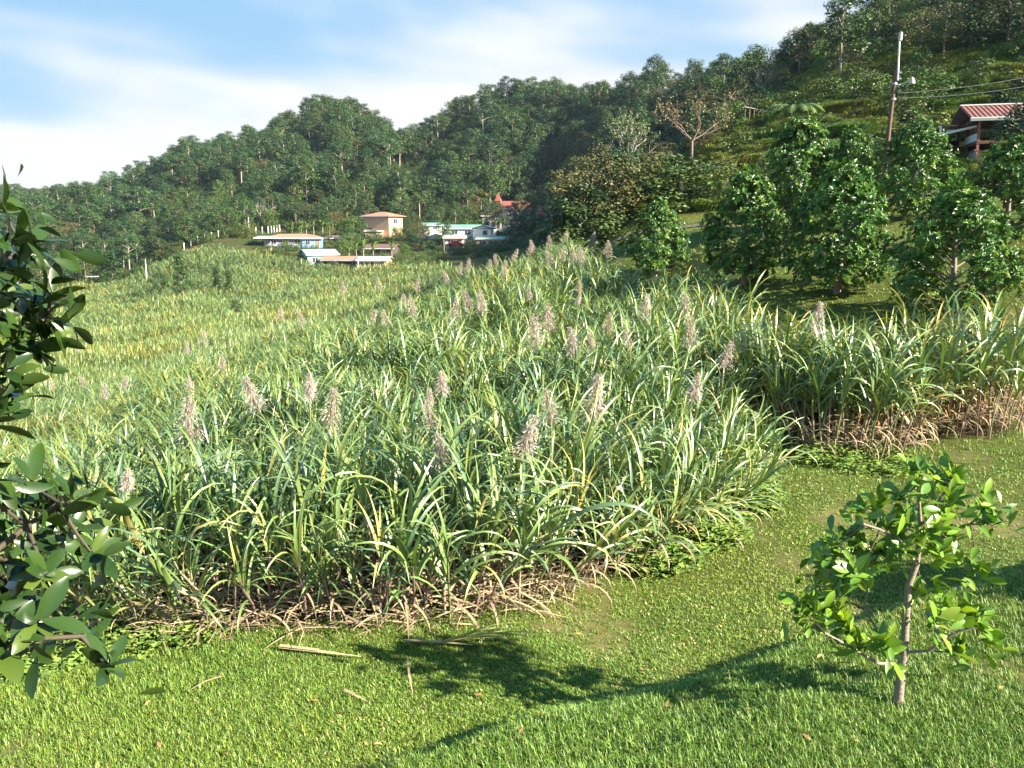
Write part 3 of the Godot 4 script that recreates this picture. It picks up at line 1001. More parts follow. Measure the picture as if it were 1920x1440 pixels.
const SAP_TIPS := [
	[-0.93, 0.94, -0.13],
	[-0.87, 0.91, 0.02],
	[-0.67, 0.90, -0.07],
	[-0.57, 0.80, 0.05],
	[-0.51, 0.65, 0.11],
	[-0.62, 1.04, -0.22],
	[-0.69, 1.27, -0.24],
	[-0.77, 1.61, 0.17],
	[-0.54, 1.57, -0.12],
	[-0.29, 1.28, -0.22],
	[-0.68, 1.45, 0.42],
	[0.12, 1.11, -0.02],
	[0.08, 0.96, 0.28],
	[0.42, 0.92, -0.02],
	[0.54, 0.85, 0.07],
	[0.76, 0.58, -0.17],
	[0.36, 0.62, 0.11],
	[-0.22, 2.29, 0.31],
	[0.12, 2.12, 0.02],
	[0.15, 2.21, 0.20],
	[-0.24, 2.03, 0.14],
	[-0.22, 1.76, -0.37],
	[-0.61, 1.91, 0.22],
	[-0.31, 1.74, 0.08],
	[-0.02, 1.73, -0.17],
	[0.28, 1.72, -0.39],
	[0.10, 2.04, 0.31],
	[0.56, 1.88, -0.01],
	[0.56, 1.80, 0.11],
	[-0.08, 1.75, 0.32],
	[0.20, 1.68, 0.18],
	[-0.26, 1.64, 0.35],
	[-0.27, 1.46, -0.09],
	[0.08, 1.57, 0.25],
	[0.58, 1.31, -0.03],
	[-0.40, 0.81, 0.37]
]
const LEFT_TIPS := [
	[-1.80, 4.98, -3.04],
	[-1.53, 4.88, -2.65],
	[-1.52, 4.85, -2.68],
	[-1.60, 4.78, -2.69],
	[-1.81, 4.82, -3.09],
	[-1.56, 4.69, -2.86],
	[-1.67, 4.62, -2.92],
	[-1.49, 4.61, -2.79],
	[-1.61, 4.52, -2.86],
	[-1.64, 4.54, -2.76],
	[-1.65, 4.45, -2.72],
	[-1.68, 4.57, -2.88],
	[-1.72, 4.68, -2.87],
	[-1.81, 4.32, -2.99],
	[-1.77, 4.26, -2.84],
	[-1.74, 4.65, -3.09],
	[-1.73, 4.01, -2.93],
	[-1.70, 3.96, -3.03],
	[-1.70, 3.96, -2.79],
	[-1.43, 4.03, -2.61],
	[-1.57, 3.94, -3.00],
	[-1.75, 3.80, -2.92],
	[-1.62, 3.81, -2.96],
	[-1.47, 3.79, -2.79],
	[-1.72, 3.78, -2.75],
	[-1.48, 3.82, -2.53],
	[-1.76, 3.68, -2.77],
	[-1.58, 3.94, -2.78],
	[-1.31, 3.51, -2.53],
	[-1.45, 3.72, -2.40],
	[-1.58, 3.49, -2.80],
	[-1.55, 3.43, -2.89],
	[-1.51, 3.68, -2.35],
	[-1.68, 3.53, -2.72],
	[-1.63, 3.72, -2.54],
	[-1.65, 4.14, -2.50],
	[-1.70, 4.62, -2.67],
	[-1.84, 3.88, -2.74],
	[-1.86, 4.81, -2.99]
]

func build_saplings() -> void:
	var tints := [leaf_mat(Color(0.115, 0.225, 0.023), 0.36, 0.7), leaf_mat(Color(0.085, 0.18, 0.02), 0.34, 0.65), leaf_mat(Color(0.16, 0.275, 0.027), 0.38, 0.8), leaf_mat(Color(0.25, 0.34, 0.035), 0.4, 0.9)]
	var g := rnd(61)
	var base := on(3.52, -6.95, -0.03)
	var T := [Vector3(-0.04, -0.02, 0.00), Vector3(-0.04, 0.31, 0.00), Vector3(-0.03, 0.58, 0.00), Vector3(-0.04, 0.88, 0.00), Vector3(-0.04, 1.18, 0.00), Vector3(0.01, 1.37, 0.00), Vector3(0.02, 1.68, 0.00), Vector3(-0.04, 2.10, 0.00)]
	var tr := [0.046, 0.039, 0.036, 0.033, 0.03, 0.026, 0.02, 0.01]
	var L := [[[Vector3(-0.04, 0.42, 0.00), Vector3(-0.30, 0.49, 0.10), Vector3(-0.60, 0.70, 0.20), Vector3(-0.87, 0.88, 0.30)], 0.018],
		[[Vector3(-0.03, 0.56, 0.00), Vector3(-0.23, 0.70, -0.10), Vector3(-0.35, 0.88, -0.15), Vector3(-0.30, 1.09, -0.20), Vector3(-0.29, 1.25, -0.25)], 0.017],
		[[Vector3(-0.03, 0.54, 0.00), Vector3(0.13, 0.61, 0.10), Vector3(0.29, 0.83, 0.20), Vector3(0.44, 0.90, 0.25)], 0.017],
		[[Vector3(0.01, 1.37, 0.00), Vector3(-0.21, 1.63, 0.15), Vector3(-0.47, 1.80, 0.30), Vector3(-0.65, 1.87, 0.35)], 0.016],
		[[Vector3(0.02, 1.52, 0.00), Vector3(0.28, 1.58, -0.10), Vector3(0.56, 1.67, -0.20)], 0.015],
		[[Vector3(0.02, 1.72, 0.00), Vector3(0.05, 2.02, 0.20), Vector3(0.09, 2.22, 0.30)], 0.014]]
	var tips := []
	for q in SAP_TIPS:
		var p := Vector3(q[0], q[1], q[2])
		var ax := (p - Vector3(0, 0.7, 0)).normalized() * 0.8 + Vector3.UP * 0.7 + Vector3(g.randf_range(-0.3, 0.3), 0, g.randf_range(-0.3, 0.3))
		tips.append([p, ax])
	young_tree("sapling", "slim young tree with glossy leaf rosettes standing on the lawn", base, T, tr, L, tips, 0.205, 8, 62, tints, 15)
	# the branches that reach in at the picture's left belong to a tree beside the house
	var b2 := on(-3.05, -2.3, -0.03)
	var tips2 := []
	for q in LEFT_TIPS:
		var p2 := Vector3(q[0], q[1], q[2]) - b2
		var ax2 := Vector3(0.55 + g.randf_range(-0.3, 0.4), 0.55 + g.randf_range(-0.4, 0.3), g.randf_range(-0.5, 0.5))
		tips2.append([p2, ax2])
	var T2 := [Vector3(0, 0, 0), Vector3(0.05, 1.6, 0), Vector3(0.02, 3.0, -0.08), Vector3(0.06, 4.2, -0.1), Vector3(0.1, 5.4, -0.15)]
	var dark := [leaf_mat(Color(0.022, 0.050, 0.010), 0.22, 0.35), leaf_mat(Color(0.018, 0.042, 0.011), 0.2, 0.3), leaf_mat(Color(0.024, 0.050, 0.010), 0.22, 0.35), leaf_mat(Color(0.030, 0.062, 0.011), 0.24, 0.4), leaf_mat(Color(0.065, 0.105, 0.015), 0.27, 0.6)]  # leaf colours darkened to stand in for shade on these branches
	var L2 := [[[Vector3(-3.00, 3.13, -2.35), Vector3(-1.71, 3.48, -2.44), Vector3(-1.62, 3.53, -2.53), Vector3(-1.55, 3.57, -2.59), Vector3(-1.45, 3.55, -2.64), Vector3(-1.37, 3.46, -2.63)], 0.012],
		[[Vector3(-3.00, 3.42, -2.35), Vector3(-1.78, 3.77, -2.54), Vector3(-1.71, 3.85, -2.62), Vector3(-1.63, 3.92, -2.70), Vector3(-1.55, 3.98, -2.76)], 0.014],
		[[Vector3(-3.00, 3.98, -2.35), Vector3(-1.81, 4.33, -2.70), Vector3(-1.74, 4.43, -2.76), Vector3(-1.66, 4.53, -2.83), Vector3(-1.59, 4.61, -2.88)], 0.014],
		[[Vector3(-3.00, 4.26, -2.35), Vector3(-1.81, 4.61, -2.74), Vector3(-1.74, 4.73, -2.80), Vector3(-1.69, 4.81, -2.84), Vector3(-1.65, 4.87, -2.86)], 0.012]]
	for l in L2:
		for k in l[0].size(): l[0][k] -= b2
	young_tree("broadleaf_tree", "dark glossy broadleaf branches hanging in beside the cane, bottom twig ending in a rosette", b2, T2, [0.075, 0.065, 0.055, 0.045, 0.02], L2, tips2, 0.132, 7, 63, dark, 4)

# a broad dense young tree with whorled glossy leaves, seen from some way off
func whorl_tree(seed_: int, h: float, wide: float) -> Array:
	var g := rnd(seed_)
	var tr := MB.new()
	var cr := MB.new()
	tr.tube([Vector3(0, -0.15, 0), Vector3(0.03, h * 0.25, 0.02), Vector3(-0.03, h * 0.6, 0), Vector3(0, h * 0.9, 0)], [0.11, 0.085, 0.05, 0.015], 7)
	var lobes := 34
	for k in lobes:
		var t := (k + 0.5) / lobes
		var y := h * lerpf(0.09, 0.93, t)
		var prof := wide * 0.5 * (pow(sin(PI * clampf(pow(t, 0.72) * 0.86 + 0.12, 0, 1)), 0.9))
		var a := k * 2.4 + g.randf_range(-0.4, 0.4)
		var d := Vector3(cos(a), 0, sin(a))
		var rr := prof * g.randf_range(0.62, 1.08)
		var end := Vector3(0, y + 0.1, 0) + d * rr
		var from := Vector3(0, maxf(y - rr * 0.45, h * 0.1), 0)
		tr.tube([from, from.lerp(end, 0.6) + Vector3(0, -0.05, 0), end], [0.03, 0.018, 0.006], 4)
		var lob := Vector3(0.5, 0.4, 0.5) * (wide / 3.2) * g.randf_range(0.75, 1.2)
		for w in 52:
			var u := Vector3(g.randfn(), g.randfn(), g.randfn()).normalized() * pow(g.randf(), 0.4)
			var p := end - d * 0.12 * rr + u * lob
			var ax := (u * 0.8 + d * 0.5 + Vector3.UP * 0.7).normalized()
			var q := Basis(Quaternion(Vector3.UP, ax)) if ax.y > -0.95 else Basis.IDENTITY
			var tone := g.randf_range(0.8, 1.2)
			var young := g.randf() < 0.16
			for j in 7:
				var b := q * Basis(Vector3.UP, j * 0.9 + g.randf() * 0.3) * Basis(Vector3.RIGHT, g.randf_range(-1.0, -0.1))
				var l := g.randf_range(0.10, 0.175)
				var c := (Color(0.15, 0.24, 0.03) if young else Color(0.052, 0.132, 0.016)) * tone
				var m := p + b * Vector3(0, 0, l * 0.55)
				var e := p + b * Vector3(0, -0.02, l)
				var sx := b * Vector3(l * 0.24, 0.012, l * 0.55)
				var sy := b * Vector3(-l * 0.24, 0.012, l * 0.55)
				cr.tri(p, p + sy, e, c); cr.tri(p, e, p + sx, c)
	return [tr.mesh(M.bark), cr.mesh(M.leafc)]

func build_planted_trees() -> void:
	var kinds := []
	for k in 3:
		kinds.append(whorl_tree(500 + k, 3.6, [3.0, 3.4, 3.6][k]))
	var g := rnd(9)
	# x, z, height, width, kind, label
	var list := [
		[12.9, -24.8, 3.7, 3.8, 2, "broad planted tree at the lawn's shaded bottom, nearest the tall cane"],
		[11.1, -28.9, 4.3, 4.0, 1, "tall planted tree directly behind the cane, lit leaf clumps down to the grass"],
		[8.7, -31.8, 4.1, 3.2, 0, "planted tree behind two pink plumes at the cane's back edge"],
		[7.0, -41.4, 3.5, 3.2, 2, "rounded planted tree standing alone before the dark bushy bank"],
		[14.4, -43.6, 5.2, 4.4, 1, "tallest planted tree with a twin top below the palm"],
		[16.9, -43.2, 4.4, 2.9, 0, "narrow planted tree leaning against the tallest one"],
		[18.9, -40.8, 4.3, 4.3, 2, "planted tree in front of the utility pole's foot"],
		[18.0, -31.2, 3.6, 3.5, 1, "planted tree on the slope below the red roofed house, cut by the frame"],
		[10.3, -8.2, 2.7, 3.6, 0, "young tree on the terrace whose shade falls across the lawn"],
		[8.3, -6.1, 1.8, 1.5, 1, "small young tree on the terrace near the house"]]
	for q in list:
		var k: Array = kinds[q[4]]
		var t := thing("planted_tree", q[5], "tree", on(q[0], q[1]), g.randf() * TAU, "planted broadleaf trees on the grass slope")
		t.scale = Vector3(q[3] / [3.0, 3.4, 3.6][q[4]], q[2] / 3.6, q[3] / [3.0, 3.4, 3.6][q[4]])
		part("trunk", k[0], t)
		tag(part("crown", k[1], t), "", "", "", "stuff")

# ---------------------------------------------------------------- forest
func forest_tree(seed_: int, kind: int) -> Dictionary:
	var g := rnd(seed_)
	var tr := MB.new()
	var cr := MB.new()
	var h: float = [15.0, 11.0, 13.0, 9.0, 7.0, 10.0, 2.6][kind]
	var col: Color = [Color(0.042, 0.090, 0.020), Color(0.034, 0.076, 0.018), Color(0.054, 0.100, 0.021), Color(0.095, 0.104, 0.030), Color(0.085, 0.150, 0.025), Color(0.040, 0.088, 0.020), Color(0.068, 0.118, 0.025)][kind]
	var bark := [Color(0.29, 0.265, 0.22), Color(0.22, 0.18, 0.14), Color(0.27, 0.24, 0.2), Color(0.26, 0.20, 0.15), Color(0.25, 0.2, 0.15), Color(0.2, 0.16, 0.12), Color(0.2, 0.16, 0.1)][kind] as Color
	var clumps: int = [15, 20, 17, 16, 15, 22, 9][kind]
	var low: float = [0.55, 0.22, 0.35, 0.42, 0.25, 0.12, 0.05][kind]
	var wide: float = [4.6, 4.5, 3.7, 4.8, 3.0, 2.3, 1.7][kind]
	var bend := Vector3(g.randf_range(-0.7, 0.7), 0, g.randf_range(-0.7, 0.7)) * (0.3 if kind == 5 else 1.0)
	var top := Vector3(0, h * 0.88, 0) + bend
	var fork := Vector3(0, h * low * 0.9, 0) + bend * 0.4
	tr.tube([Vector3(0, -0.6, 0), fork * 0.5 + bend * 0.05, fork, top], [0.024 * h, 0.017 * h, 0.014 * h, 0.004 * h], 6, bark)
	for k in clumps:
		var t := (k + 0.5) / clumps
		var y := h * lerpf(low, 0.95, t)
		var shape: float
		if kind == 0: shape = 0.55 + 0.45 * sin(t * PI)
		elif kind == 5: shape = 1.05 - t
		elif kind == 3: shape = 0.7 + 0.3 * sin(t * PI)
		else: shape = pow(sin(PI * (t * 0.82 + 0.14)), 0.7)
		var a := k * 2.4 + g.randf_range(-0.6, 0.6)
		var rr := wide * shape * g.randf_range(0.45, 1.0)
		var p := Vector3(cos(a) * rr, y, sin(a) * rr) + bend * t
		if kind != 6 and k % 2 == 0:
			tr.tube([fork.lerp(top, t * 0.8), fork.lerp(top, t * 0.8).lerp(p, 0.55) + Vector3(0, 0.2, 0), p], [0.007 * h, 0.005 * h, 0.002 * h], 4, bark)
		var flat: float = [0.42, 0.72, 0.6, 0.36, 0.7, 0.55, 0.7][kind]
		var size := wide * g.randf_range(0.34, 0.52)
		var n: int = [190, 180, 170, 200, 180, 120, 130][kind]
		var tone := g.randf_range(0.85, 1.18)
		var ls: float = [0.24, 0.25, 0.24, 0.15, 0.17, 0.20, 0.10][kind]
		for j in n:
			var u := Vector3(g.randfn(), g.randfn(), g.randfn()).normalized() * pow(g.randf(), 0.45)
			var q := p + Vector3(u.x, u.y * flat, u.z) * size
			var nn := (u * 0.7 + Vector3(g.randf_range(-0.6, 0.6), 0.75, g.randf_range(-0.6, 0.6))).normalized()
			var e := nn.cross(Vector3(g.randf_range(-1, 1), g.randf_range(-1, 1), g.randf_range(-1, 1))).normalized()
			var f := nn.cross(e)
			var s := ls * g.randf_range(0.6, 1.3)
			var s2 := tone * g.randf_range(0.8, 1.22)
			cr.quad(q - e * s, q + f * s * 0.55 + nn * s * 0.15, q + e * s, q - f * s * 0.55 + nn * s * 0.15, Color(col.r * s2, col.g * s2, col.b * s2))
	return {"trunk": tr, "crown": cr, "h": h}

var tree_kinds := []     # [kind][variant] -> [trunk mesh, crown mesh, height]

func build_tree_kinds() -> void:
	for k in 7:
		var vs := []
		for v in 3:
			var t := forest_tree(1000 + k * 10 + v, k)
			vs.append([t.trunk.mesh(M.treebark), t.crown.mesh(M.foliage), t.h])
		tree_kinds.append(vs)

var tree_tint := []
func put_tree(called: String, label: String, kind: int, x: float, z: float, h: float, seed_: int, group := "", tint := -1, wide := 1.0) -> Node3D:
	var g := rnd(seed_)
	var v: Array = tree_kinds[kind][g.randi() % 3]
	var t := thing(called, label, "bush" if kind == 6 else "tree", on(x, z), g.randf() * TAU, group)
	var s: float = h / float(v[2])
	t.scale = Vector3(s * wide, s, s * wide)
	if kind != 6: part("trunk", v[0], t)
	var c := part("crown" if kind != 6 else "foliage", v[1], t)
	tag(c, "", "", "", "stuff")
	if tint >= 0: c.material_override = tree_tint[tint]
	return t

const CREST := [[-36, 600], [-29, 590], [-26, 500], [-19, 465], [-11, 455], [-5.6, 435], [-3.9, 400], [1.4, 390], [8.5, 310], [15, 265], [20, 195], [36, 185]]
func crest(a: float) -> float:
	for k in CREST.size() - 1:
		if a <= CREST[k + 1][0]:
			return lerpf(CREST[k][1], CREST[k + 1][1], (a - CREST[k][0]) / float(CREST[k + 1][0] - CREST[k][0]))
	return 185.0

# open ground among the woods: bearing, range, half width in degrees, half depth in metres
const CLEARINGS := [[-10.3, 300, 1.6, 26], [-20.5, 345, 2.2, 30], [-5.2, 330, 2.6, 34], [-3.2, 365, 2.0, 25], [-28.5, 440, 2.4, 40], [2.6, 285, 1.8, 20], [-24.0, 380, 2.0, 25]]
func open_ground(a: float, r: float) -> float:
	var d := 9.0
	for c in CLEARINGS:
		d = minf(d, Vector2((a - c[0]) / c[2], (r - c[1]) / c[3]).length())
	return d

func build_forest() -> void:
	var g := rnd(41)
	var cand := []
	var cells := {}
	var tries := 0
	while tries < 20000:
		tries += 1
		var a := g.randf_range(-35.0, 35.0)
		var cr := crest(a)
		var r := sqrt(g.randf_range(60.0 * 60.0, (cr + 25.0) * (cr + 25.0)))
		if r > cr + 25.0 - 0.0: continue
		var b := deg_to_rad(a)
		var x := sin(b) * r
		var z := -cos(b) * r
		if in_field(x, z): continue
		var zone := ""
		var keep := 0.0
		if a < -16.0:
			if r < 232.0: continue
			zone = "left"; keep = 0.95 if r > 330.0 else 0.6
		elif a < 4.5:
			if r < 236.0: continue
			zone = "middle"; keep = 1.0 if r > 264.0 else 0.3
		elif a < 13.5:
			if r < 112.0 + (13.5 - a) * 8.0: continue
			if a < 9.5 and r < 258.0: continue
			zone = "slope"; keep = 0.9
		else:
			if r < 105.0: continue
			zone = "pasture"
			keep = 0.012 + 0.65 * smoothstep(142.0, 180.0, r) + (0.2 if a > 28.5 and r > 110.0 else 0.0)
			if a < 14.5: keep = maxf(keep, 0.3)
		if open_ground(a, r) < 1.0 + 0.3 * noise.get_noise_2d(x, z): continue
		if g.randf() > keep: continue
		var gap := 4.3 if zone != "pasture" else 3.6
		var clash := false
		var cx := int(floor(x / 5.0))
		var cz := int(floor(z / 5.0))
		for ix in range(cx - 1, cx + 2):
			for iz in range(cz - 1, cz + 2):
				for q in cells.get(Vector2i(ix, iz), []):
					if (q as Vector2).distance_to(Vector2(x, z)) < gap: clash = true
		if clash: continue
		if not cells.has(Vector2i(cx, cz)): cells[Vector2i(cx, cz)] = []
		cells[Vector2i(cx, cz)].append(Vector2(x, z))
		var t := g.randf()
		var kind := 1
		if zone == "left": kind = 0 if t < 0.42 else (1 if t < 0.74 else (2 if t < 0.93 else 3))
		elif zone == "middle": kind = 0 if t < 0.22 else (1 if t < 0.58 else (2 if t < 0.88 else 3))
		elif zone == "slope": kind = 1 if t < 0.4 else (2 if t < 0.75 else (3 if t < 0.88 else 4))
		else: kind = 3 if t < 0.3 else (4 if t < 0.66 else (1 if t < 0.84 else 2))
		var h := float([14.0, 10.5, 13.0, 8.0, 6.0][kind]) * g.randf_range(0.6, 1.35)
		if zone == "left" and r < 330.0 or zone == "middle" and r < 266.0: h *= 0.62
		if zone == "pasture": h *= 0.72
		if zone == "slope": h *= lerpf(0.5, 0.9, smoothstep(120.0, 260.0, r))
		if zone == "left" or zone == "middle": h *= 0.95
		cand.append([x, z, kind, h, zone, r, h / r])
	cand.sort_custom(func(p, q): return p[6] > q[6])
	var far := [[], [], [], [], []]
	var names := ["slender_tree", "broadleaf_tree", "tall_tree", "spreading_tree", "leafy_tree"]
	var looks := ["slender pale trunked tree", "rounded dark green tree", "tall clumpy tree", "spreading olive brown tree", "light green leafy tree"]
	var places := {"left": "on the long wooded ridge above the valley", "middle": "on the wooded hill behind the village", "slope": "on the wooded slope between village and pasture", "pasture": "on the steep pasture above the road"}
	for k in cand.size():
		var q: Array = cand[k]
		var r: float = q[5]
		var depth := "high up" if r > crest(rad_to_deg(atan2(q[0], -q[1]))) - 60.0 else ("halfway up" if r > 290.0 or q[4] == "pasture" and r > 140.0 else "low down")
		if k < 290:
			put_tree(names[q[2]], "%s, %s %s" % [looks[q[2]], depth, places[q[4]]], q[2], q[0], q[1], q[3], 5000 + k, "%ss %s %s" % [names[q[2]].replace("_", " "), depth, places[q[4]]], g.randi() % 5)
		else:
			far[q[2]].append(q)
	var o := thing("far_forest", "dense mixed green forest covering the distant hills", "forest")
	o.set_meta("kind", "stuff")
	for kind in 5:
		var xs := [[], [], []]
		var cs := [PackedColorArray(), PackedColorArray(), PackedColorArray()]
		for q in far[kind]:
			var v := g.randi() % 3
			var s: float = float(q[3]) / float(tree_kinds[kind][v][2])
			xs[v].append(Transform3D(Basis(Vector3.UP, g.randf() * TAU).scaled_local(Vector3.ONE * s), on(q[0], q[1])))
			var w := g.randf_range(0.6, 1.35)
			cs[v].append(Color(w * g.randf_range(0.85, 1.35), w, w * 0.9))
		for v in 3:
			if xs[v].size() == 0: continue
			tag(scatter("trunks", tree_kinds[kind][v][0], xs[v], cs[v], o), "", "", "", "stuff")
			tag(scatter("crowns", tree_kinds[kind][v][1], xs[v], cs[v], o), "", "", "", "stuff")
	# undergrowth on all the hills
	var ux := [[], [], []]
	var uc := [PackedColorArray(), PackedColorArray(), PackedColorArray()]
	for k in 26000:
		var a := g.randf_range(-35.0, 35.0)
		var cr := crest(a)
		var r := sqrt(g.randf_range(64.0 * 64.0, (cr + 15.0) * (cr + 15.0)))
		var b := deg_to_rad(a)
		var x := sin(b) * r
		var z := -cos(b) * r
		if in_field(x, z): continue
		var keep := 0.85
		if a > 13.5: keep = 0.035 + 0.35 * smoothstep(150.0, 190.0, r)
		elif a > 4.5:
			if r < 64.0: continue
			keep = 0.95 if a < 9.0 or r > 125.0 else 0.06
		elif a > -17.0 and r < 262.0: keep = 0.42 if r > 180.0 else 0.0
		if a > -16.0 and a < 4.5 and r < 175.0: continue
		if a <= -17.0 and r < 225.0: continue
		if open_ground(a, r) < 1.0: keep *= 0.55
		if g.randf() > keep: continue
		var v := g.randi() % 3
		var s := g.randf_range(0.5, 1.35) * (0.62 if a > -17.0 and a < 4.5 and r < 262.0 else 1.0)
		ux[v].append(Transform3D(Basis(Vector3.UP, g.randf() * TAU).scaled_local(Vector3(s * 1.25, s, s * 1.25)), on(x, z, -0.2)))
		var w := g.randf_range(0.8, 1.2)
		uc[v].append(Color(w * g.randf_range(0.85, 1.5), w, w))
	var u := thing("hill_undergrowth", "tangled green bushes covering the hillsides under the trees", "undergrowth")
	u.set_meta("kind", "stuff")
	for v in 3:
		tag(scatter("bushes", tree_kinds[6][v][1], ux[v], uc[v], u), "", "", "", "stuff")
	print("trees ", cand.size(), " bushes ", ux[0].size() * 3)

func build_pasture() -> void:
	var g := rnd(43)
	var mb := MB.new()
	for k in 120:      # a mound of arching coarse grass
		var a := g.randf() * TAU
		var d := Vector3(cos(a), 0, sin(a))
		var p := d * g.randf() * 0.45
		var sd := Vector3(-d.z, 0, d.x) * 0.016
		var h := g.randf_range(0.3, 0.6)
		var p1 := p + Vector3.UP * h + d * 0.25
		var p2 := p + Vector3.UP * h * 0.8 + d * 0.62
		var s := g.randf_range(0.8, 1.2)
		var c := Color(0.17 * s, 0.245 * s, 0.036 * s)
		if g.randf() < 0.15: c = Color(0.24 * s, 0.20 * s, 0.08 * s)
		mb.quad(p - sd, p + sd, p1 + sd, p1 - sd, c); mb.tri(p1 - sd, p1 + sd, p2, c)
	var xs := []
	var cols := PackedColorArray()
	for k in 34000:
		var a := g.randf_range(8.0, 35.0)
		var r := sqrt(g.randf_range(60.0 * 60.0, 200.0 * 200.0))
		if a < 13.0 and (r > 128.0 or g.randf() > (a - 8.0) * 0.5): continue
		var b := deg_to_rad(a)
		var x := sin(b) * r
		var z := -cos(b) * r
		var s := g.randf_range(0.7, 1.6) * (1.0 if r < 110.0 else 1.4)
		xs.append(Transform3D(Basis(Vector3.UP, g.randf() * TAU).scaled_local(Vector3(s * 1.3, s * 0.9, s * 1.3)), on(x, z, -0.1)))
		var n1 := noise.get_noise_2d(x * 4.0, z * 4.0)
		var w := g.randf_range(0.85, 1.15)
		cols.append(Color(w * clampf(1.0 + n1 * 0.7, 0.7, 1.5), w, w))
	var o := thing("pasture_grass", "coarse tufted grass in terraced ripples on the steep hillside", "grass")
	o.set_meta("kind", "stuff")
	tag(scatter("grass_tussocks", mb.mesh(M.grass), xs, cols, o), "", "", "", "stuff")

# ---------------------------------------------------------------- sky
const FOG := 0.00008

func make_sky() -> PanoramaSkyMaterial:
	var w := 1024
	var h := 512
	var im := Image.create(w, h, false, Image.FORMAT_RGBF)
	var n := FastNoiseLite.new()
	n.seed = 12
	n.frequency = 1.0
	n.fractal_octaves = 5
	for y in h:
		var el := 90.0 - (y + 0.5) * 180.0 / h
		for x in w:
			if el < -2.0:
				im.set_pixel(x, y, Color(0.5, 0.55, 0.5))
				continue
			var az := (x + 0.5) / w * TAU - PI
			var e := deg_to_rad(maxf(el, 0.0))
			var d := Vector3(sin(az) * cos(e), sin(e), -cos(az) * cos(e))
			var blue := Color(0.76, 1.04, 1.2).lerp(Color(0.22, 0.58, 1.04), clampf(pow(maxf(el, 0.0) / 42.0, 0.42), 0, 1))
			# a bank of bright haze and cloud low round the horizon, its top uneven, thin streaks above
			var top := 11.4 + 3.5 * n.get_noise_3d(d.x * 1.1 + 4.0, 0.0, d.z * 1.1) - 4.5 * d.x
			var streak := n.get_noise_3d(d.x * 2.2 + d.y * 3.0, d.y * 11.0 - d.x * 1.6, d.z * 2.2)
			var bank := 1.0 - smoothstep(top - 4.5, top + 4.0, el - streak * 6.5)
			var high := smoothstep(0.22, 0.6, n.get_noise_3d(d.x * 1.6, d.y * 5.0, d.z * 1.6 + 9.0) + 0.3 * streak) * 0.75
			var cov := clampf(maxf(bank, high), 0, 1)
			var wisp := 0.94 + 0.10 * n.get_noise_3d(d.x * 6.0, d.y * 20.0, d.z * 6.0)
			im.set_pixel(x, y, blue.lerp(Color(1.24, 1.26, 1.28) * wisp, cov))
	var m := PanoramaSkyMaterial.new()
	m.panorama = ImageTexture.create_from_image(im)
	return m

# ---------------------------------------------------------------- road along the slope
func build_road() -> void:
	var mb := MB.new()
	var prev := []
	var a := 3.5
	while a < 36.0:
		var r0 := 52.0 + clampf((a - 18.0) * 0.45, 0, 5)
		var row := []
		for s in 4:
			var r := r0 + s * 1.0
			var b := deg_to_rad(a)
			row.append(on(sin(b) * r, -cos(b) * r, 0.06))
		if prev.size():
			for s in 3:
				mb.quad(prev[s], row[s], row[s + 1], prev[s + 1], Color.WHITE)
		prev = row
		a += 0.4
	var m := worn_mat(Color(0.15, 0.12, 0.085), 0.95, 0.35, 0.03, 8, 0.5)
	m.uv1_world_triplanar = true
	tag(part("road", mb.mesh(m), self), "", "", "", "structure")

# ---------------------------------------------------------------- houses
func opening(face: String, cx: float, cy: float, w: float, h: float, kind: String, hw: float, hd: float, parent: Node, frame: Material) -> void:
	var b := Basis.IDENTITY
	var at := Vector3(cx, cy, hd)
	if face == "l":
		b = Basis(Vector3.UP, -PI / 2); at = Vector3(-hw, cy, cx)
	elif face == "r":
		b = Basis(Vector3.UP, PI / 2); at = Vector3(hw, cy, -cx)
	var mb := MB.new()
	for q in [[Vector3(0, h / 2, 0), Vector3(w + 0.16, 0.1, 0.12)], [Vector3(0, -h / 2, 0), Vector3(w + 0.16, 0.1, 0.14)], [Vector3(-w / 2 - 0.03, 0, 0), Vector3(0.09, h - 0.1, 0.11)], [Vector3(w / 2 + 0.03, 0, 0), Vector3(0.09, h - 0.1, 0.11)], [Vector3(0, 0, 0), Vector3(0.06, h - 0.1, 0.1)]]:
		mb.box(q[0], q[1])
	var f := part("door" if kind == "door" else "window", mb.mesh(frame), parent, Transform3D(b, at))
	boxpart("panel" if kind == "door" else "pane", Vector3.ZERO, Vector3(w - 0.02, h - 0.08, 0.05), M.door if kind == "door" else M.glass, f)

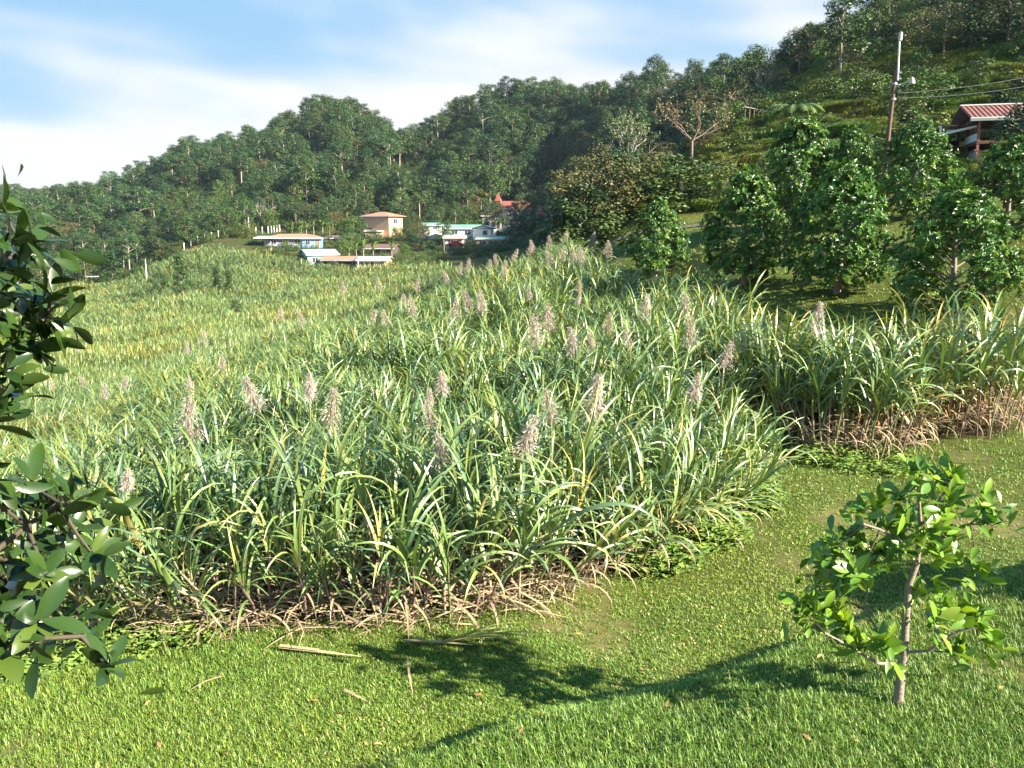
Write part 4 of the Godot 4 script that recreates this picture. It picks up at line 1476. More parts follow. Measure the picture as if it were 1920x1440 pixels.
func house(called: String, label: String, at: Vector3, yaw: float, w: float, d: float, h: float, wall: Material, roof: Material, kind: String, rise: float, eave: float, openings: Array, trim: Material, group := "") -> Node3D:
	var t := thing(called, label, "house", at, yaw, group)
	var hw := w / 2
	var hd := d / 2
	boxpart("wall", Vector3(0, h / 2 - 1.0, 0), Vector3(w, h + 2.0, d), wall, t)
	var mb := MB.new()
	var ex := hw + eave
	var ez := hd + eave
	if kind == "hip":
		var k := maxf(ex - ez, 0.3)
		var y0 := h + 0.02
		var c := [Vector3(-ex, y0, ez), Vector3(ex, y0, ez), Vector3(ex, y0, -ez), Vector3(-ex, y0, -ez)]
		var up := Vector3(0, 0.14, 0)
		var r1 := Vector3(-k, y0 + rise, 0)
		var r2 := Vector3(k, y0 + rise, 0)
		mb.quad(c[0] + up, r1 + up, r2 + up, c[1] + up); mb.quad(c[2] + up, r2 + up, r1 + up, c[3] + up)
		mb.tri(c[3] + up, r1 + up, c[0] + up); mb.tri(c[1] + up, r2 + up, c[2] + up)
		mb.quad(c[0], c[1], c[2], c[3])
		for q in 4:
			mb.quad(c[q], c[q] + up, c[(q + 1) % 4] + up, c[(q + 1) % 4])
	elif kind == "shed":
		var ang := atan2(rise, 2 * ez)
		mb.box(Vector3(0, h + rise * 0.5 + 0.1, 0), Vector3(2 * ex, 0.12, 2 * ez / cos(ang)), Color.WHITE, Basis(Vector3.RIGHT, ang))
	else:
		var along_x := kind == "gx"
		var half := ez if along_x else ex
		var ang := atan2(rise, half)
		var sl := half / cos(ang)
		for s in [-1.0, 1.0]:
			if along_x: mb.box(Vector3(0, h + rise * 0.5 + 0.1, s * half * 0.5), Vector3(2 * ex, 0.12, sl), Color.WHITE, Basis(Vector3.RIGHT, s * ang))
			else: mb.box(Vector3(s * half * 0.5, h + rise * 0.5 + 0.1, 0), Vector3(sl, 0.12, 2 * ez), Color.WHITE, Basis(Vector3.BACK, -s * ang))
		var gb := MB.new()
		var gr := rise * (hd / ez if along_x else hw / ex)
		for s in [-1.0, 1.0]:
			if along_x: gb.tri(Vector3(s * hw, h, -hd), Vector3(s * hw, h, hd), Vector3(s * hw, h + gr, 0))
			else: gb.tri(Vector3(-hw, h, s * hd), Vector3(hw, h, s * hd), Vector3(0, h + gr, s * hd))
		part("gable", gb.mesh(wall), t)
	var rf := part("roof", mb.mesh(roof), t)
	boxpart("fascia", Vector3(0, h + 0.02, ez + 0.03), Vector3(2 * ex, 0.2, 0.05), trim, rf)
	for o in openings:
		opening(o[0], o[1], o[2], o[3], o[4], o[5] if o.size() > 5 else "window", hw, hd, t, trim)
	return t

func car(label: String, at: Vector3, yaw: float, paint: Color) -> void:
	var t := thing("parked_car", label, "car", at, yaw)
	var mb := MB.new()
	var out := [[-2.0, 0.35], [-2.05, 0.75], [-1.2, 0.9], [-0.6, 1.38], [0.7, 1.42], [1.35, 0.95], [2.0, 0.85], [2.05, 0.35]]
	for k in out.size() - 1:
		mb.quad(Vector3(out[k][0], out[k][1], 0.8), Vector3(out[k][0], out[k][1], -0.8), Vector3(out[k + 1][0], out[k + 1][1], -0.8), Vector3(out[k + 1][0], out[k + 1][1], 0.8))
	for s in [-0.8, 0.8]:
		for k in range(1, out.size() - 1):
			var a := Vector3(out[0][0], out[0][1], s)
			var b := Vector3(out[k][0], out[k][1], s)
			var c := Vector3(out[k + 1][0], out[k + 1][1], s)
			if s > 0: mb.tri(a, b, c)
			else: mb.tri(a, c, b)
	var pm := flat_mat(paint, 0.25)
	part("body", mb.mesh(pm), t)
	boxpart("window", Vector3(0.05, 1.15, 0.81), Vector3(1.3, 0.35, 0.02), M.glass, t)
	for q in [[-1.25, 0.78], [1.25, 0.78], [-1.25, -0.78], [1.25, -0.78]]:
		var wb := MB.new()
		wb.tube([Vector3(0, 0, -0.1), Vector3(0, 0, 0.1)], [0.32, 0.32], 12)
		part("wheel", wb.mesh(M.tyre), t, Transform3D(Basis.IDENTITY, Vector3(q[0], 0.32, q[1])))

func build_village() -> void:
	M.glass = flat_mat(Color(0.03, 0.04, 0.05), 0.1)
	M.door = flat_mat(Color(0.20, 0.12, 0.07), 0.6)
	M.tyre = flat_mat(Color(0.02, 0.02, 0.02), 0.8)
	var white := worn_mat(Color(0.78, 0.77, 0.73), 0.8, 0.12)
	var trim := flat_mat(Color(0.72, 0.70, 0.66), 0.7)
	var brown := flat_mat(Color(0.20, 0.12, 0.07), 0.7)
	var peach := worn_mat(Color(0.72, 0.50, 0.33), 0.85, 0.12)
	var orange := worn_mat(Color(0.70, 0.42, 0.16), 0.85, 0.12)
	var brick := worn_mat(Color(0.55, 0.26, 0.14), 0.85, 0.2)
	var red := worn_mat(Color(0.40, 0.115, 0.08), 0.6, 0.25)
	var terra := worn_mat(Color(0.50, 0.25, 0.15), 0.7, 0.25)
	var rust := worn_mat(Color(0.26, 0.15, 0.10), 0.8, 0.5, 0.04)
	var zinc := worn_mat(Color(0.50, 0.54, 0.55), 0.4, 0.3)
	var green := worn_mat(Color(0.18, 0.36, 0.27), 0.5, 0.2)
	var aqua := worn_mat(Color(0.42, 0.66, 0.60), 0.7, 0.15)
	var lav := worn_mat(Color(0.40, 0.38, 0.56), 0.8, 0.12)
	var blue := worn_mat(Color(0.20, 0.36, 0.62), 0.7, 0.1)
	var dark := worn_mat(Color(0.10, 0.085, 0.07), 0.9, 0.4)
	var navy := flat_mat(Color(0.06, 0.08, 0.12), 0.5)
	house("two_storey_house", "peach two storey house with a hipped terracotta roof above the banana plants", Vector3(-34.45, 3.92, -229.43), -0.45, 8.0, 6.5, 4.3, peach, terra, "hip", 1.1, 0.8, [["f", -1.8, 1.0, 1.4, 0.9], ["r", -0.3, 3.1, 1.8, 1.3], ["r", -0.6, 0.8, 1.2, 0.9]], trim)
	house("low_house", "long low lavender and blue house under a red tin roof", Vector3(-53.11, 0.68, -208.34), 0.10, 12.5, 6.0, 2.1, lav, terra, "hip", 0.9, 0.9, [["f", -4.4, 1.2, 1.2, 1.0], ["f", -1.6, 1.0, 1.2, 1.9, "door"], ["f", 1.2, 1.2, 1.4, 1.1], ["f", 4.4, 1.0, 1.1, 1.9, "door"]], trim)
	house("porch_annex", "blue end room of the long low house", Vector3(-48.24, 0.64, -206.95), 0.10, 4.6, 3.0, 2.0, blue, zinc, "shed", 0.3, 0.4, [["f", -1.0, 1.1, 1.0, 1.1], ["f", 1.2, 1.0, 1.0, 1.8, "door"]], trim)
	house("carport", "open carport roof at the valley end of the long low house", Vector3(-58.76, 0.86, -205.78), 0.10, 1.2, 4.0, 2.0, lav, aqua, "shed", 0.3, 2.0, [], trim)
	house("tin_roof_house", "pale turquoise house with a white tin gable roof beside the cane", Vector3(-42.51, -2.72, -187.23), 0.50, 6.5, 6.0, 2.2, aqua, zinc, "gx", 1.0, 0.5, [["f", -1.6, 1.1, 1.2, 1.1], ["f", 1.3, 1.0, 1.0, 1.9, "door"], ["l", 0.5, 1.1, 1.4, 1.2]], trim)
	house("red_roof_shed", "long open fronted shed with a rusty red roof behind the cane", Vector3(-35.49, -3.14, -183.60), -0.05, 9.5, 4.5, 1.5, dark, terra, "gx", 0.7, 0.5, [["f", -2.0, 0.8, 1.2, 0.8], ["f", 2.2, 0.8, 1.2, 0.8]], zinc)
	house("tin_shed", "low house with a grey tin roof at the cane's edge", Vector3(-29.19, -3.28, -181.67), -0.10, 6.2, 4.5, 1.7, orange, zinc, "gx", 0.7, 0.5, [["f", -1.8, 0.9, 1.6, 1.0], ["f", 0.4, 0.9, 1.6, 1.0], ["f", 2.1, 0.8, 0.8, 1.5, "door"]], trim)
	house("rusty_shack", "brown patchwork shack with a rusted tin roof", Vector3(-30.56, -1.43, -201.70), -0.20, 6.8, 5.0, 1.9, dark, rust, "gx", 0.9, 0.6, [["f", 1.0, 0.9, 1.2, 1.1], ["f", -1.5, 0.9, 0.9, 1.6, "door"]], white)
	house("brown_roof_house", "small tan house under a brown roof half hidden by shrubs", Vector3(-45.33, 1.17, -217.32), 0.15, 5.2, 4.5, 1.5, peach, rust, "gx", 0.6, 0.5, [["f", 0.8, 0.9, 1.2, 0.8]], trim)
	house("hidden_house", "low house with a flat rust roof below the peach house", Vector3(-36.21, 3.25, -225.11), 0.10, 4.5, 4.0, 1.2, peach, rust, "shed", 0.4, 0.4, [["f", 0.0, 0.6, 1.0, 0.6]], trim)
	house("green_roof_house", "long house with a pale green tin roof behind garden trees", Vector3(-12.37, 3.05, -215.65), 0.12, 8.5, 5.0, 2.0, white, green, "gx", 0.9, 0.5, [["f", -2.2, 1.1, 1.4, 1.0], ["f", 1.0, 1.1, 1.4, 1.0], ["r", 0.0, 1.1, 1.2, 1.0]], trim)
	house("white_house", "bright white gabled house with dark roof edges", Vector3(-6.74, 2.82, -211.89), -0.25, 4.6, 5.0, 2.2, white, navy, "gz", 0.7, 0.2, [["f", 0.8, 1.3, 1.0, 1.0]], navy)
	house("yellow_house", "orange yellow house with a wide glazed front at the field's corner", Vector3(-4.61, 0.75, -204.95), -0.08, 7.2, 4.5, 1.9, orange, green, "shed", 0.5, 0.4, [["f", -2.2, 1.0, 1.6, 1.0], ["f", 0.3, 1.0, 2.2, 1.0], ["f", 2.6, 1.0, 1.2, 1.0]], white)
	house("columned_house", "white gabled house with brown columns below the church", Vector3(-3.18, 4.90, -231.98), -0.12, 5.2, 5.0, 2.3, white, rust, "gz", 0.8, 0.4, [["f", -1.6, 1.2, 0.8, 1.7], ["f", -0.2, 1.2, 0.8, 1.7], ["f", 1.3, 1.2, 0.8, 1.7]], brown)
	house("salmon_house", "salmon walled house beside the church lane", Vector3(2.53, 3.94, -225.99), 0.10, 4.2, 4.5, 2.0, peach, rust, "gx", 0.7, 0.5, [["f", -0.9, 1.1, 1.0, 1.0], ["f", 0.9, 1.0, 0.8, 1.7, "door"]], white)
	house("awning_house", "off white house with a tin awning behind a forked pale tree", Vector3(-13.74, 0.99, -205.54), 0.05, 4.4, 4.5, 1.9, white, zinc, "shed", 0.5, 0.7, [["f", -1.0, 0.9, 1.2, 1.0], ["f", 1.2, 0.8, 0.9, 1.6, "door"]], trim)
	house("small_green_house", "small house with a green tin roof at the garden's end", Vector3(-20.79, 4.36, -221.02), 0.30, 4.6, 4.0, 1.5, white, green, "gx", 0.6, 0.5, [["f", 0.5, 0.8, 1.0, 0.8]], trim)
	house("grey_house", "grey walled house left of the church tower", Vector3(-5.40, 6.72, -247.94), 0.00, 6.5, 5.0, 1.9, zinc, dark, "shed", 0.4, 0.4, [["f", -1.5, 1.0, 1.2, 0.9], ["f", 1.5, 1.0, 1.2, 0.9]], trim)
	house("far_roof_house", "house with a long red roof behind the church gardens", Vector3(7.63, 8.81, -255.89), -0.30, 6.5, 5.0, 1.8, brick, red, "gx", 1.1, 0.5, [["f", 0.0, 0.9, 1.0, 0.8]], trim)
	house("bank_house", "yellowish house half hidden by the dark bushy bank", Vector3(10.93, 5.10, -159.63), 0.20, 4.5, 4.0, 1.9, orange, rust, "gx", 0.6, 0.5, [["f", -0.8, 1.0, 0.8, 1.2]], trim)
	house("long_farm_shed", "very long low farm shed with a brown roof at the valley's far end", Vector3(-116.14, -7.85, -214.59), 0.45, 20.0, 5.0, 0.9, dark, rust, "gx", 0.6, 0.5, [["f", -4.0, 0.5, 1.2, 0.5], ["f", 3.0, 0.5, 1.2, 0.5]], white)
	house("pale_roof_shed", "small pale roofed shed among the valley trees", Vector3(-190.29, 3.18, -351.84), 0.00, 7.5, 5.0, 1.4, white, zinc, "gx", 0.6, 0.5, [["f", 0.0, 0.7, 1.2, 0.6]], trim)
	house("valley_house", "low white house in the woods across the valley", Vector3(-171.32, 3.83, -350.36), 0.10, 10.0, 5.0, 1.5, white, rust, "gx", 0.7, 0.5, [["f", -2.0, 0.8, 1.2, 0.7], ["f", 2.0, 0.8, 1.2, 0.7]], trim)
	house("red_valley_house", "small red roofed house in the woods across the valley", Vector3(-172.19, 9.45, -372.09), 0.10, 8.0, 5.0, 1.5, peach, red, "gx", 0.8, 0.5, [["f", 0.0, 0.8, 1.2, 0.7]], trim)
	var c := thing("church", "village church with a brick tower, pointed spire and big red roof", "church", Vector3(-0.80, 7.57, -256.00), -0.2)
	boxpart("tower", Vector3(-3.1, 1.8, 1.2), Vector3(1.7, 7.4, 1.7), brick, c)
	var spm := MB.new()
	var a4 := [Vector3(-4.1, 5.5, 2.2), Vector3(-2.1, 5.5, 2.2), Vector3(-2.1, 5.5, 0.2), Vector3(-4.1, 5.5, 0.2)]
	for k in 4: spm.tri(a4[k], Vector3(-3.1, 8.0, 1.2), a4[(k + 1) % 4])
	part("spire", spm.mesh(red), c)
	boxpart("bell_opening", Vector3(-2.75, 3.6, 2.04), Vector3(0.5, 0.5, 0.06), M.glass, c)
	boxpart("nave", Vector3(2.0, 1.2, -1.0), Vector3(8.5, 4.4, 5.5), white, c)
	boxpart("roof", Vector3(2.0, 4.2, 0.5), Vector3(9.2, 0.15, 4.2), red, c, Basis(Vector3.RIGHT, 0.72))
	boxpart("roof", Vector3(2.0, 4.2, -2.6), Vector3(9.2, 0.15, 4.2), red, c, Basis(Vector3.RIGHT, -0.72))
	for k in 3: opening("f", -0.5 + k * 2.2, 1.2, 0.8, 1.6, "window", 4.0, 1.77, c, trim)
	car("dark parked car beside the turquoise house", Vector3(-45.59, -2.72, -184.45), 0.3, Color(0.03, 0.04, 0.06))
	car("red parked car under the tin awning", Vector3(-13.42, 0.80, -202.56), 0.1, Color(0.35, 0.03, 0.03))
	var fence_at := [Vector2(-81.78, -212.83), Vector2(-80.45, -213.97), Vector2(-79.11, -215.11), Vector2(-77.75, -216.25), Vector2(-76.36, -217.38), Vector2(-74.97, -218.50), Vector2(-73.80, -219.53), Vector2(-72.50, -220.59), Vector2(-71.18, -221.65), Vector2(-69.84, -222.71), Vector2(-68.60, -223.72), Vector2(-67.22, -224.76), Vector2(-65.83, -225.80), Vector2(-64.55, -226.79), Vector2(-63.91, -227.60), Vector2(-63.41, -228.36), Vector2(-62.89, -229.13), Vector2(-62.38, -229.89)]
	for q in fence_at:
		var fp := thing("fence_post", "white painted concrete post in the fence line climbing the pasture", "fence post", on(q.x, q.y), 0.0, "white fence posts on the slope")
		boxpart("shaft", Vector3(0, 0.75, 0), Vector3(0.2, 1.9, 0.2), white, fp)
		boxpart("cap", Vector3(0, 1.75, 0), Vector3(0.26, 0.1, 0.26), white, fp)
	for k in fence_at.size() - 1:
		var fa := on(fence_at[k].x, fence_at[k].y, 1.3)
		wire("thin fence wire between the white pasture posts", fa, on(fence_at[k + 1].x, fence_at[k + 1].y, 1.3), 0.02, 0.012, "fence wires on the slope") if k > -1 else null

# ---------------------------------------------------------------- house on the slope
func build_hill_house() -> void:
	var roof := worn_mat(Color(0.34, 0.135, 0.095), 0.7, 0.35)
	var wood := worn_mat(Color(0.22, 0.075, 0.045), 0.7, 0.35)
	var white := worn_mat(Color(0.62, 0.66, 0.70), 0.7, 0.15)
	var grey := worn_mat(Color(0.34, 0.38, 0.38), 0.9, 0.35)
	var zinc := worn_mat(Color(0.46, 0.55, 0.56), 0.45, 0.25)
	var dark := worn_mat(Color(0.075, 0.06, 0.05), 0.9, 0.3)
	var gut := flat_mat(Color(0.80, 0.79, 0.76), 0.5)
	var o := Vector3(32.31, 8.96, -62.10)
	var t := thing("hill_house", "red roofed timber house with open balcony on the grass slope", "house", o, deg_to_rad(-15.0))
	var rise := 1.2
	var half := 3.4
	var y := 4.5            # ridge above the ground
	var ang := atan2(rise, half)
	for s in [-1.0, 1.0]:
		var sl := MB.new()
		var b := Basis(Vector3.RIGHT, s * ang)
		sl.box(Vector3.ZERO, Vector3(9.0, 0.06, half / cos(ang)), Color.WHITE)
		var k := -4.4
		while k < 4.45:       # standing ribs of the roof sheets
			sl.box(Vector3(k, 0.05, 0), Vector3(0.07, 0.05, half / cos(ang)), Color.WHITE)
			k += 0.3
		var rp := part("roof", sl.mesh(roof), t, Transform3D(b, Vector3(3.9, y - rise * 0.5, s * half * 0.5)))
		boxpart("gutter", Vector3(0, -0.06, s * (half / cos(ang) * 0.5 + 0.06)), Vector3(9.0, 0.2, 0.12), gut, rp)
	boxpart("ridge_cap", Vector3(3.9, y + 0.06, 0), Vector3(9.0, 0.07, 0.3), gut, t)
	var gm := MB.new()
	gm.tri(Vector3(0.45, y - rise + 0.12, -3.0), Vector3(0.45, y - rise + 0.12, 3.0), Vector3(0.45, y - 0.1, 0))
	part("gable", gm.mesh(wood), t)
	# back rooms
	boxpart("wall", Vector3(5.6, 1.5, 0), Vector3(5.2, 4.0, 5.6), dark, t)
	boxpart("deck", Vector3(1.5, 1.75, 0), Vector3(3.0, 0.18, 6.0), wood, t)
	boxpart("parapet", Vector3(0.02, 2.1, 1.4), Vector3(0.14, 0.5, 2.9), white, t)
	boxpart("lower_wall", Vector3(0.05, 0.35, 0.5), Vector3(0.18, 1.7, 4.9), grey, t)
	boxpart("coping", Vector3(0.05, 1.25, 0.5), Vector3(0.3, 0.1, 5.0), wood, t)
	for z in [-2.9, -0.2, 2.9]:
		boxpart("post", Vector3(0.1, 1.6, z), Vector3(0.14, 3.7, 0.14), wood if z < 2.0 else roof, t)
	for z in [2.9]:
		boxpart("post", Vector3(2.8, 1.6, z), Vector3(0.14, 3.7, 0.14), roof, t)
	boxpart("rail", Vector3(0.1, 2.75, 0), Vector3(0.06, 0.06, 5.8), wood, t)
	boxpart("rail", Vector3(0.1, 3.35, 0), Vector3(0.06, 0.05, 5.8), wood, t)
	for k in 12:
		boxpart("baluster", Vector3(0.1, 2.45, -2.6 + k * 0.47), Vector3(0.03, 0.6, 0.03), wood, t)
	# lean-to roof on the valley side
	boxpart("lean_to_roof", Vector3(-1.4, 2.65, -1.3), Vector3(3.6, 0.1, 4.6), zinc, t, Basis(Vector3.BACK, 0.22))
	boxpart("lean_to_gutter", Vector3(-1.4, 2.62, 1.06), Vector3(3.6, 0.16, 0.06), gut, t, Basis(Vector3.BACK, 0.22))
	boxpart("lean_to_wall", Vector3(-1.4, 0.9, -2.6), Vector3(3.0, 3.0, 0.12), dark, t)
	for q in [[-2.6, 0.9], [-1.8, 0.9]]:
		boxpart("post", Vector3(q[0], 0.8, q[1]), Vector3(0.1, 3.0, 0.1), grey, t)
	boxpart("flue", Vector3(-1.8, 2.9, 0.4), Vector3(0.12, 0.5, 0.12), gut, t)
	var f := thing("gate_post", "short pale post with a handrail cable beside the hill house", "post", on(26.6, -57.0))
	boxpart("shaft", Vector3(0, 0.5, 0), Vector3(0.3, 1.3, 0.3), grey, f)
	tubepart("cable", [Vector3(0, 0.9, 0), Vector3(1.2, 1.7, -0.4), Vector3(2.6, 2.5, -0.8)], [0.03, 0.03, 0.03], 5, gut, f)
	# cattle shed up on the pasture
	var sp := Vector3(29.22, 16.98, -106.05)
	sp.y = ground(sp.x, sp.z) - 0.2
	var s := thing("cattle_shed", "open sided cattle shed with a low sloping roof on the pasture", "shed", sp, 0.12)
	s.scale = Vector3.ONE * 0.75
	boxpart("roof", Vector3(0, 2.5, 0), Vector3(5.0, 0.12, 4.2), worn_mat(Color(0.42, 0.40, 0.37), 0.7, 0.4), s, Basis(Vector3.BACK, -0.16))
	for k in 7:
		boxpart("post", Vector3(-2.2 + k * 0.74, 1.1, 1.9), Vector3(0.12, 2.9 - k * 0.1, 0.12), worn_mat(Color(0.26, 0.20, 0.13), 0.9, 0.4) if k == 0 else s.get_child(1).mesh.surface_get_material(0), s)
	boxpart("back_wall", Vector3(0, 1.0, -1.9), Vector3(4.6, 2.6, 0.12), dark, s)
	for k in 8:
		boxpart("paling", Vector3(2.6 + k * 0.26, 0.9, 1.7), Vector3(0.09, 1.6 + 0.25 * sin(k * 2.3), 0.09), s.get_child(1).mesh.surface_get_material(0), s)

# ---------------------------------------------------------------- poles and wires
func wire(label: String, a: Vector3, b: Vector3, sag: float, r := 0.012, group := "") -> void:
	var t := thing("power_line", label, "cable", a, 0.0, group)
	var pts := []
	var rad := []
	for k in 13:
		var f := k / 12.0
		pts.append((b - a) * f - Vector3(0, sag * 4.0 * f * (1.0 - f), 0))
		rad.append(r)
	tubepart("cable", pts, rad, 4, M.cable, t)

func build_poles() -> void:
	var wood := worn_mat(Color(0.20, 0.125, 0.085), 0.85, 0.45, 0.06, 5, 1.2)
	var pale := flat_mat(Color(0.48, 0.49, 0.49), 0.5, 0.2)
	var base := on(20.5, -47.8)
	var top := Vector3(20.75, 15.2, -47.75)
	var h := top.y - base.y
	var t := thing("utility_pole", "tall wooden utility pole with a street lamp arm above the planted trees", "pole", base)
	tubepart("shaft", [Vector3(0, -0.2, 0), Vector3(0.12, h * 0.5, 0), Vector3(0.22, h - 1.9, 0.03)], [0.13, 0.11, 0.095], 10, wood, t)
	tubepart("mast", [Vector3(0.30, h - 2.4, 0.12), Vector3(0.26, h - 0.1, 0.05)], [0.065, 0.055], 8, pale, t)
	tubepart("cap", [Vector3(0.3, h - 0.35, 0.06), Vector3(0.31, h, 0.06), Vector3(0.31, h + 0.1, 0.06)], [0.10, 0.11, 0.04], 8, pale, t)
	for k in 4:
		tubepart("insulator", [Vector3(0.36, h - 2.0 - k * 0.32, 0.14), Vector3(0.48, h - 2.0 - k * 0.32, 0.18)], [0.05, 0.04], 6, pale, t)
	for y in [h - 2.6, h - 3.4]:
		tubepart("band", [Vector3(0.2, y, 0.02), Vector3(0.2, y + 0.1, 0.02)], [0.135, 0.135], 10, pale, t)
	var arm := tubepart("lamp_arm", [Vector3(0.2, h - 2.75, 0.05), Vector3(0.55, h - 2.6, 0.2), Vector3(0.95, h - 2.4, 0.35)], [0.035, 0.032, 0.03], 6, pale, t)
	tubepart("lamp_head", [Vector3(0.95, h - 2.28, 0.35), Vector3(0.97, h - 2.42, 0.36), Vector3(0.99, h - 2.62, 0.37)], [0.07, 0.15, 0.17], 8, pale, arm)
	var b2 := on(4.0, -69.9)
	var q := thing("utility_pole", "slim brown utility pole at the road bend before the village", "pole", b2)
	tubepart("shaft", [Vector3(0, -0.2, 0), Vector3(0.06, 8.2 - b2.y + 0.0, 0)], [0.14, 0.10], 8, wood, q)
	boxpart("crossarm", Vector3(0.05, 7.6 - b2.y, 0.1), Vector3(1.1, 0.1, 0.1), wood, q)
	var p1 := top + Vector3(0.0, -3.2, 0)
	wire("black bundled line from the tall pole down to the bend pole", p1, Vector3(4.05, 7.7, -69.8), 1.0, 0.03)
	wire("upper line from the tall pole running out of the frame", p1 + Vector3(0.1, 0.15, 0), Vector3(40.0, 16.5, -52.0), 0.7, 0.022)
	wire("lower line from the tall pole running out of the frame", p1 + Vector3(0.1, -0.1, 0), Vector3(40.0, 15.9, -52.0), 0.8, 0.02)
	wire("guy wire from the tall pole's head into the bushes", top + Vector3(-0.1, -1.4, 0), on(14.8, -52.0, 0.2), 0.0, 0.016)
	wire("service cable from the tall pole to the lower slope", p1 + Vector3(-0.1, -0.3, 0), on(15.6, -51.0, 1.2), 0.3, 0.02)
	wire("thin drop cable from the tall pole to the hill house", p1 + Vector3(0.1, -0.4, 0), Vector3(31.2, 12.0, -60.5), 0.4, 0.014)

# ---------------------------------------------------------------- single trees and plants that stand out
func bare_tree(called: String, label: String, at: Vector3, h: float, spread_: float, bark: Material, leaf: Color, n_leaf: int, seed_: int, fork_at := 0.4, lean := Vector3.ZERO) -> void:
	var g := rnd(seed_)
	var t := thing(called, label, "tree", at)
	var tr := MB.new()
	var cr := MB.new()
	var fork := Vector3(0, h * fork_at, 0) + lean * h * fork_at
	tr.tube([Vector3(0, -0.4, 0), fork * 0.5 + Vector3(0.05 * h * 0.3, 0, 0), fork], [0.026 * h, 0.02 * h, 0.017 * h], 7)
	var stack := []
	for k in 5:
		var a := k * 1.26 + g.randf_range(-0.3, 0.3)
		stack.append([fork, (Vector3(cos(a), 0.9, sin(a)) * Vector3(spread_, 1, spread_) + lean).normalized(), h * (1.0 - fork_at) * 0.55, 0.011 * h, 0])
	while stack.size():
		var s: Array = stack.pop_back()
		var p: Vector3 = s[0]
		var d: Vector3 = s[1]
		var l: float = s[2]
		var m := p + d * l * 0.5 + Vector3(g.randf_range(-0.1, 0.1), g.randf_range(-0.02, 0.1), g.randf_range(-0.1, 0.1)) * l
		var e := p + d * l + Vector3(0, 0.08 * l, 0)
		tr.tube([p, m, e], [s[3], s[3] * 0.75, s[3] * 0.5], 4)
		if int(s[4]) < 3:
			for k in 3:
				var dd := (d + Vector3(g.randf_range(-0.9, 0.9), g.randf_range(-0.25, 0.45), g.randf_range(-0.9, 0.9))).normalized()
				stack.append([e if k < 2 else m, dd, l * g.randf_range(0.5, 0.75), s[3] * 0.5, int(s[4]) + 1])
		else:
			for k in n_leaf:
				var q := e + Vector3(g.randfn(), g.randfn() * 0.6, g.randfn()) * 0.035 * h
				var u := Vector3(g.randf_range(-1, 1), g.randf_range(-1, 1), g.randf_range(-1, 1)).normalized() * 0.016 * h
				var w := u.cross(Vector3(g.randf_range(-1, 1), 1, g.randf_range(-1, 1))).normalized() * 0.009 * h
				cr.quad(q - u, q + w, q + u, q - w, leaf * g.randf_range(0.75, 1.25))
	part("trunk", tr.mesh(bark), t)
	if cr.v.size(): tag(part("crown", cr.mesh(M.foliage), t), "", "", "", "stuff")

func frond(length: float, n: int, leaflet: float, droop: float, col: Color, seed_: int) -> MB:
	var g := rnd(seed_)
	var mb := MB.new()
	var p := Vector3.ZERO
	for k in n:
		var t := float(k) / n
		var el := 0.9 - droop * t
		var d := Vector3(0, sin(el), cos(el))
		var p2 := p + d * length / n
		var c := col * g.randf_range(0.8, 1.2)
		mb.quad(p + Vector3(-0.02, 0, 0), p + Vector3(0.02, 0, 0), p2 + Vector3(0.015, 0, 0), p2 + Vector3(-0.015, 0, 0), c)
		var l := leaflet * sin(PI * (0.15 + 0.8 * t))
		for s in [-1.0, 1.0]:
			var e := p2 + Vector3(s * l, -0.35 * l, 0) + d * l * 0.5
			mb.tri(p, p2, e, c); mb.tri(p2, p2 + d * 0.04, e, c)
		p = p2
	return mb

func palm(called: String, label: String, cat: String, at: Vector3, h: float, fl: float, n: int, seed_: int, banana := false, group := "") -> void:
	var g := rnd(seed_)
	var t := thing(called, label, cat, at, g.randf() * TAU, group)
	tubepart("trunk", [Vector3(0, -0.3, 0), Vector3(0.05, h * 0.5, 0), Vector3(0, h, 0.05)], [0.15, 0.12, 0.1], 7, M.pale_bark, t)
	for k in n:
		var mb: MB
		if banana:
			mb = make_blade(72, 60 + g.randf() * 50, fl, fl * 0.26, g.randf_range(-30, 30), 6, 0.5)
			for q in mb.c.size(): mb.c[q] = Color(0.14, 0.22, 0.05) * g.randf_range(0.95, 1.05)
		else:
			mb = frond(fl, 12, fl * 0.24, 1.5 + g.randf() * 0.7, Color(0.10, 0.15, 0.035), seed_ + k)
		part("frond" if not banana else "leaf", mb.mesh(M.palm), t, Transform3D(Basis(Vector3.UP, k * 2.4 + g.randf_range(-0.2, 0.2)), Vector3(0, h, 0)))

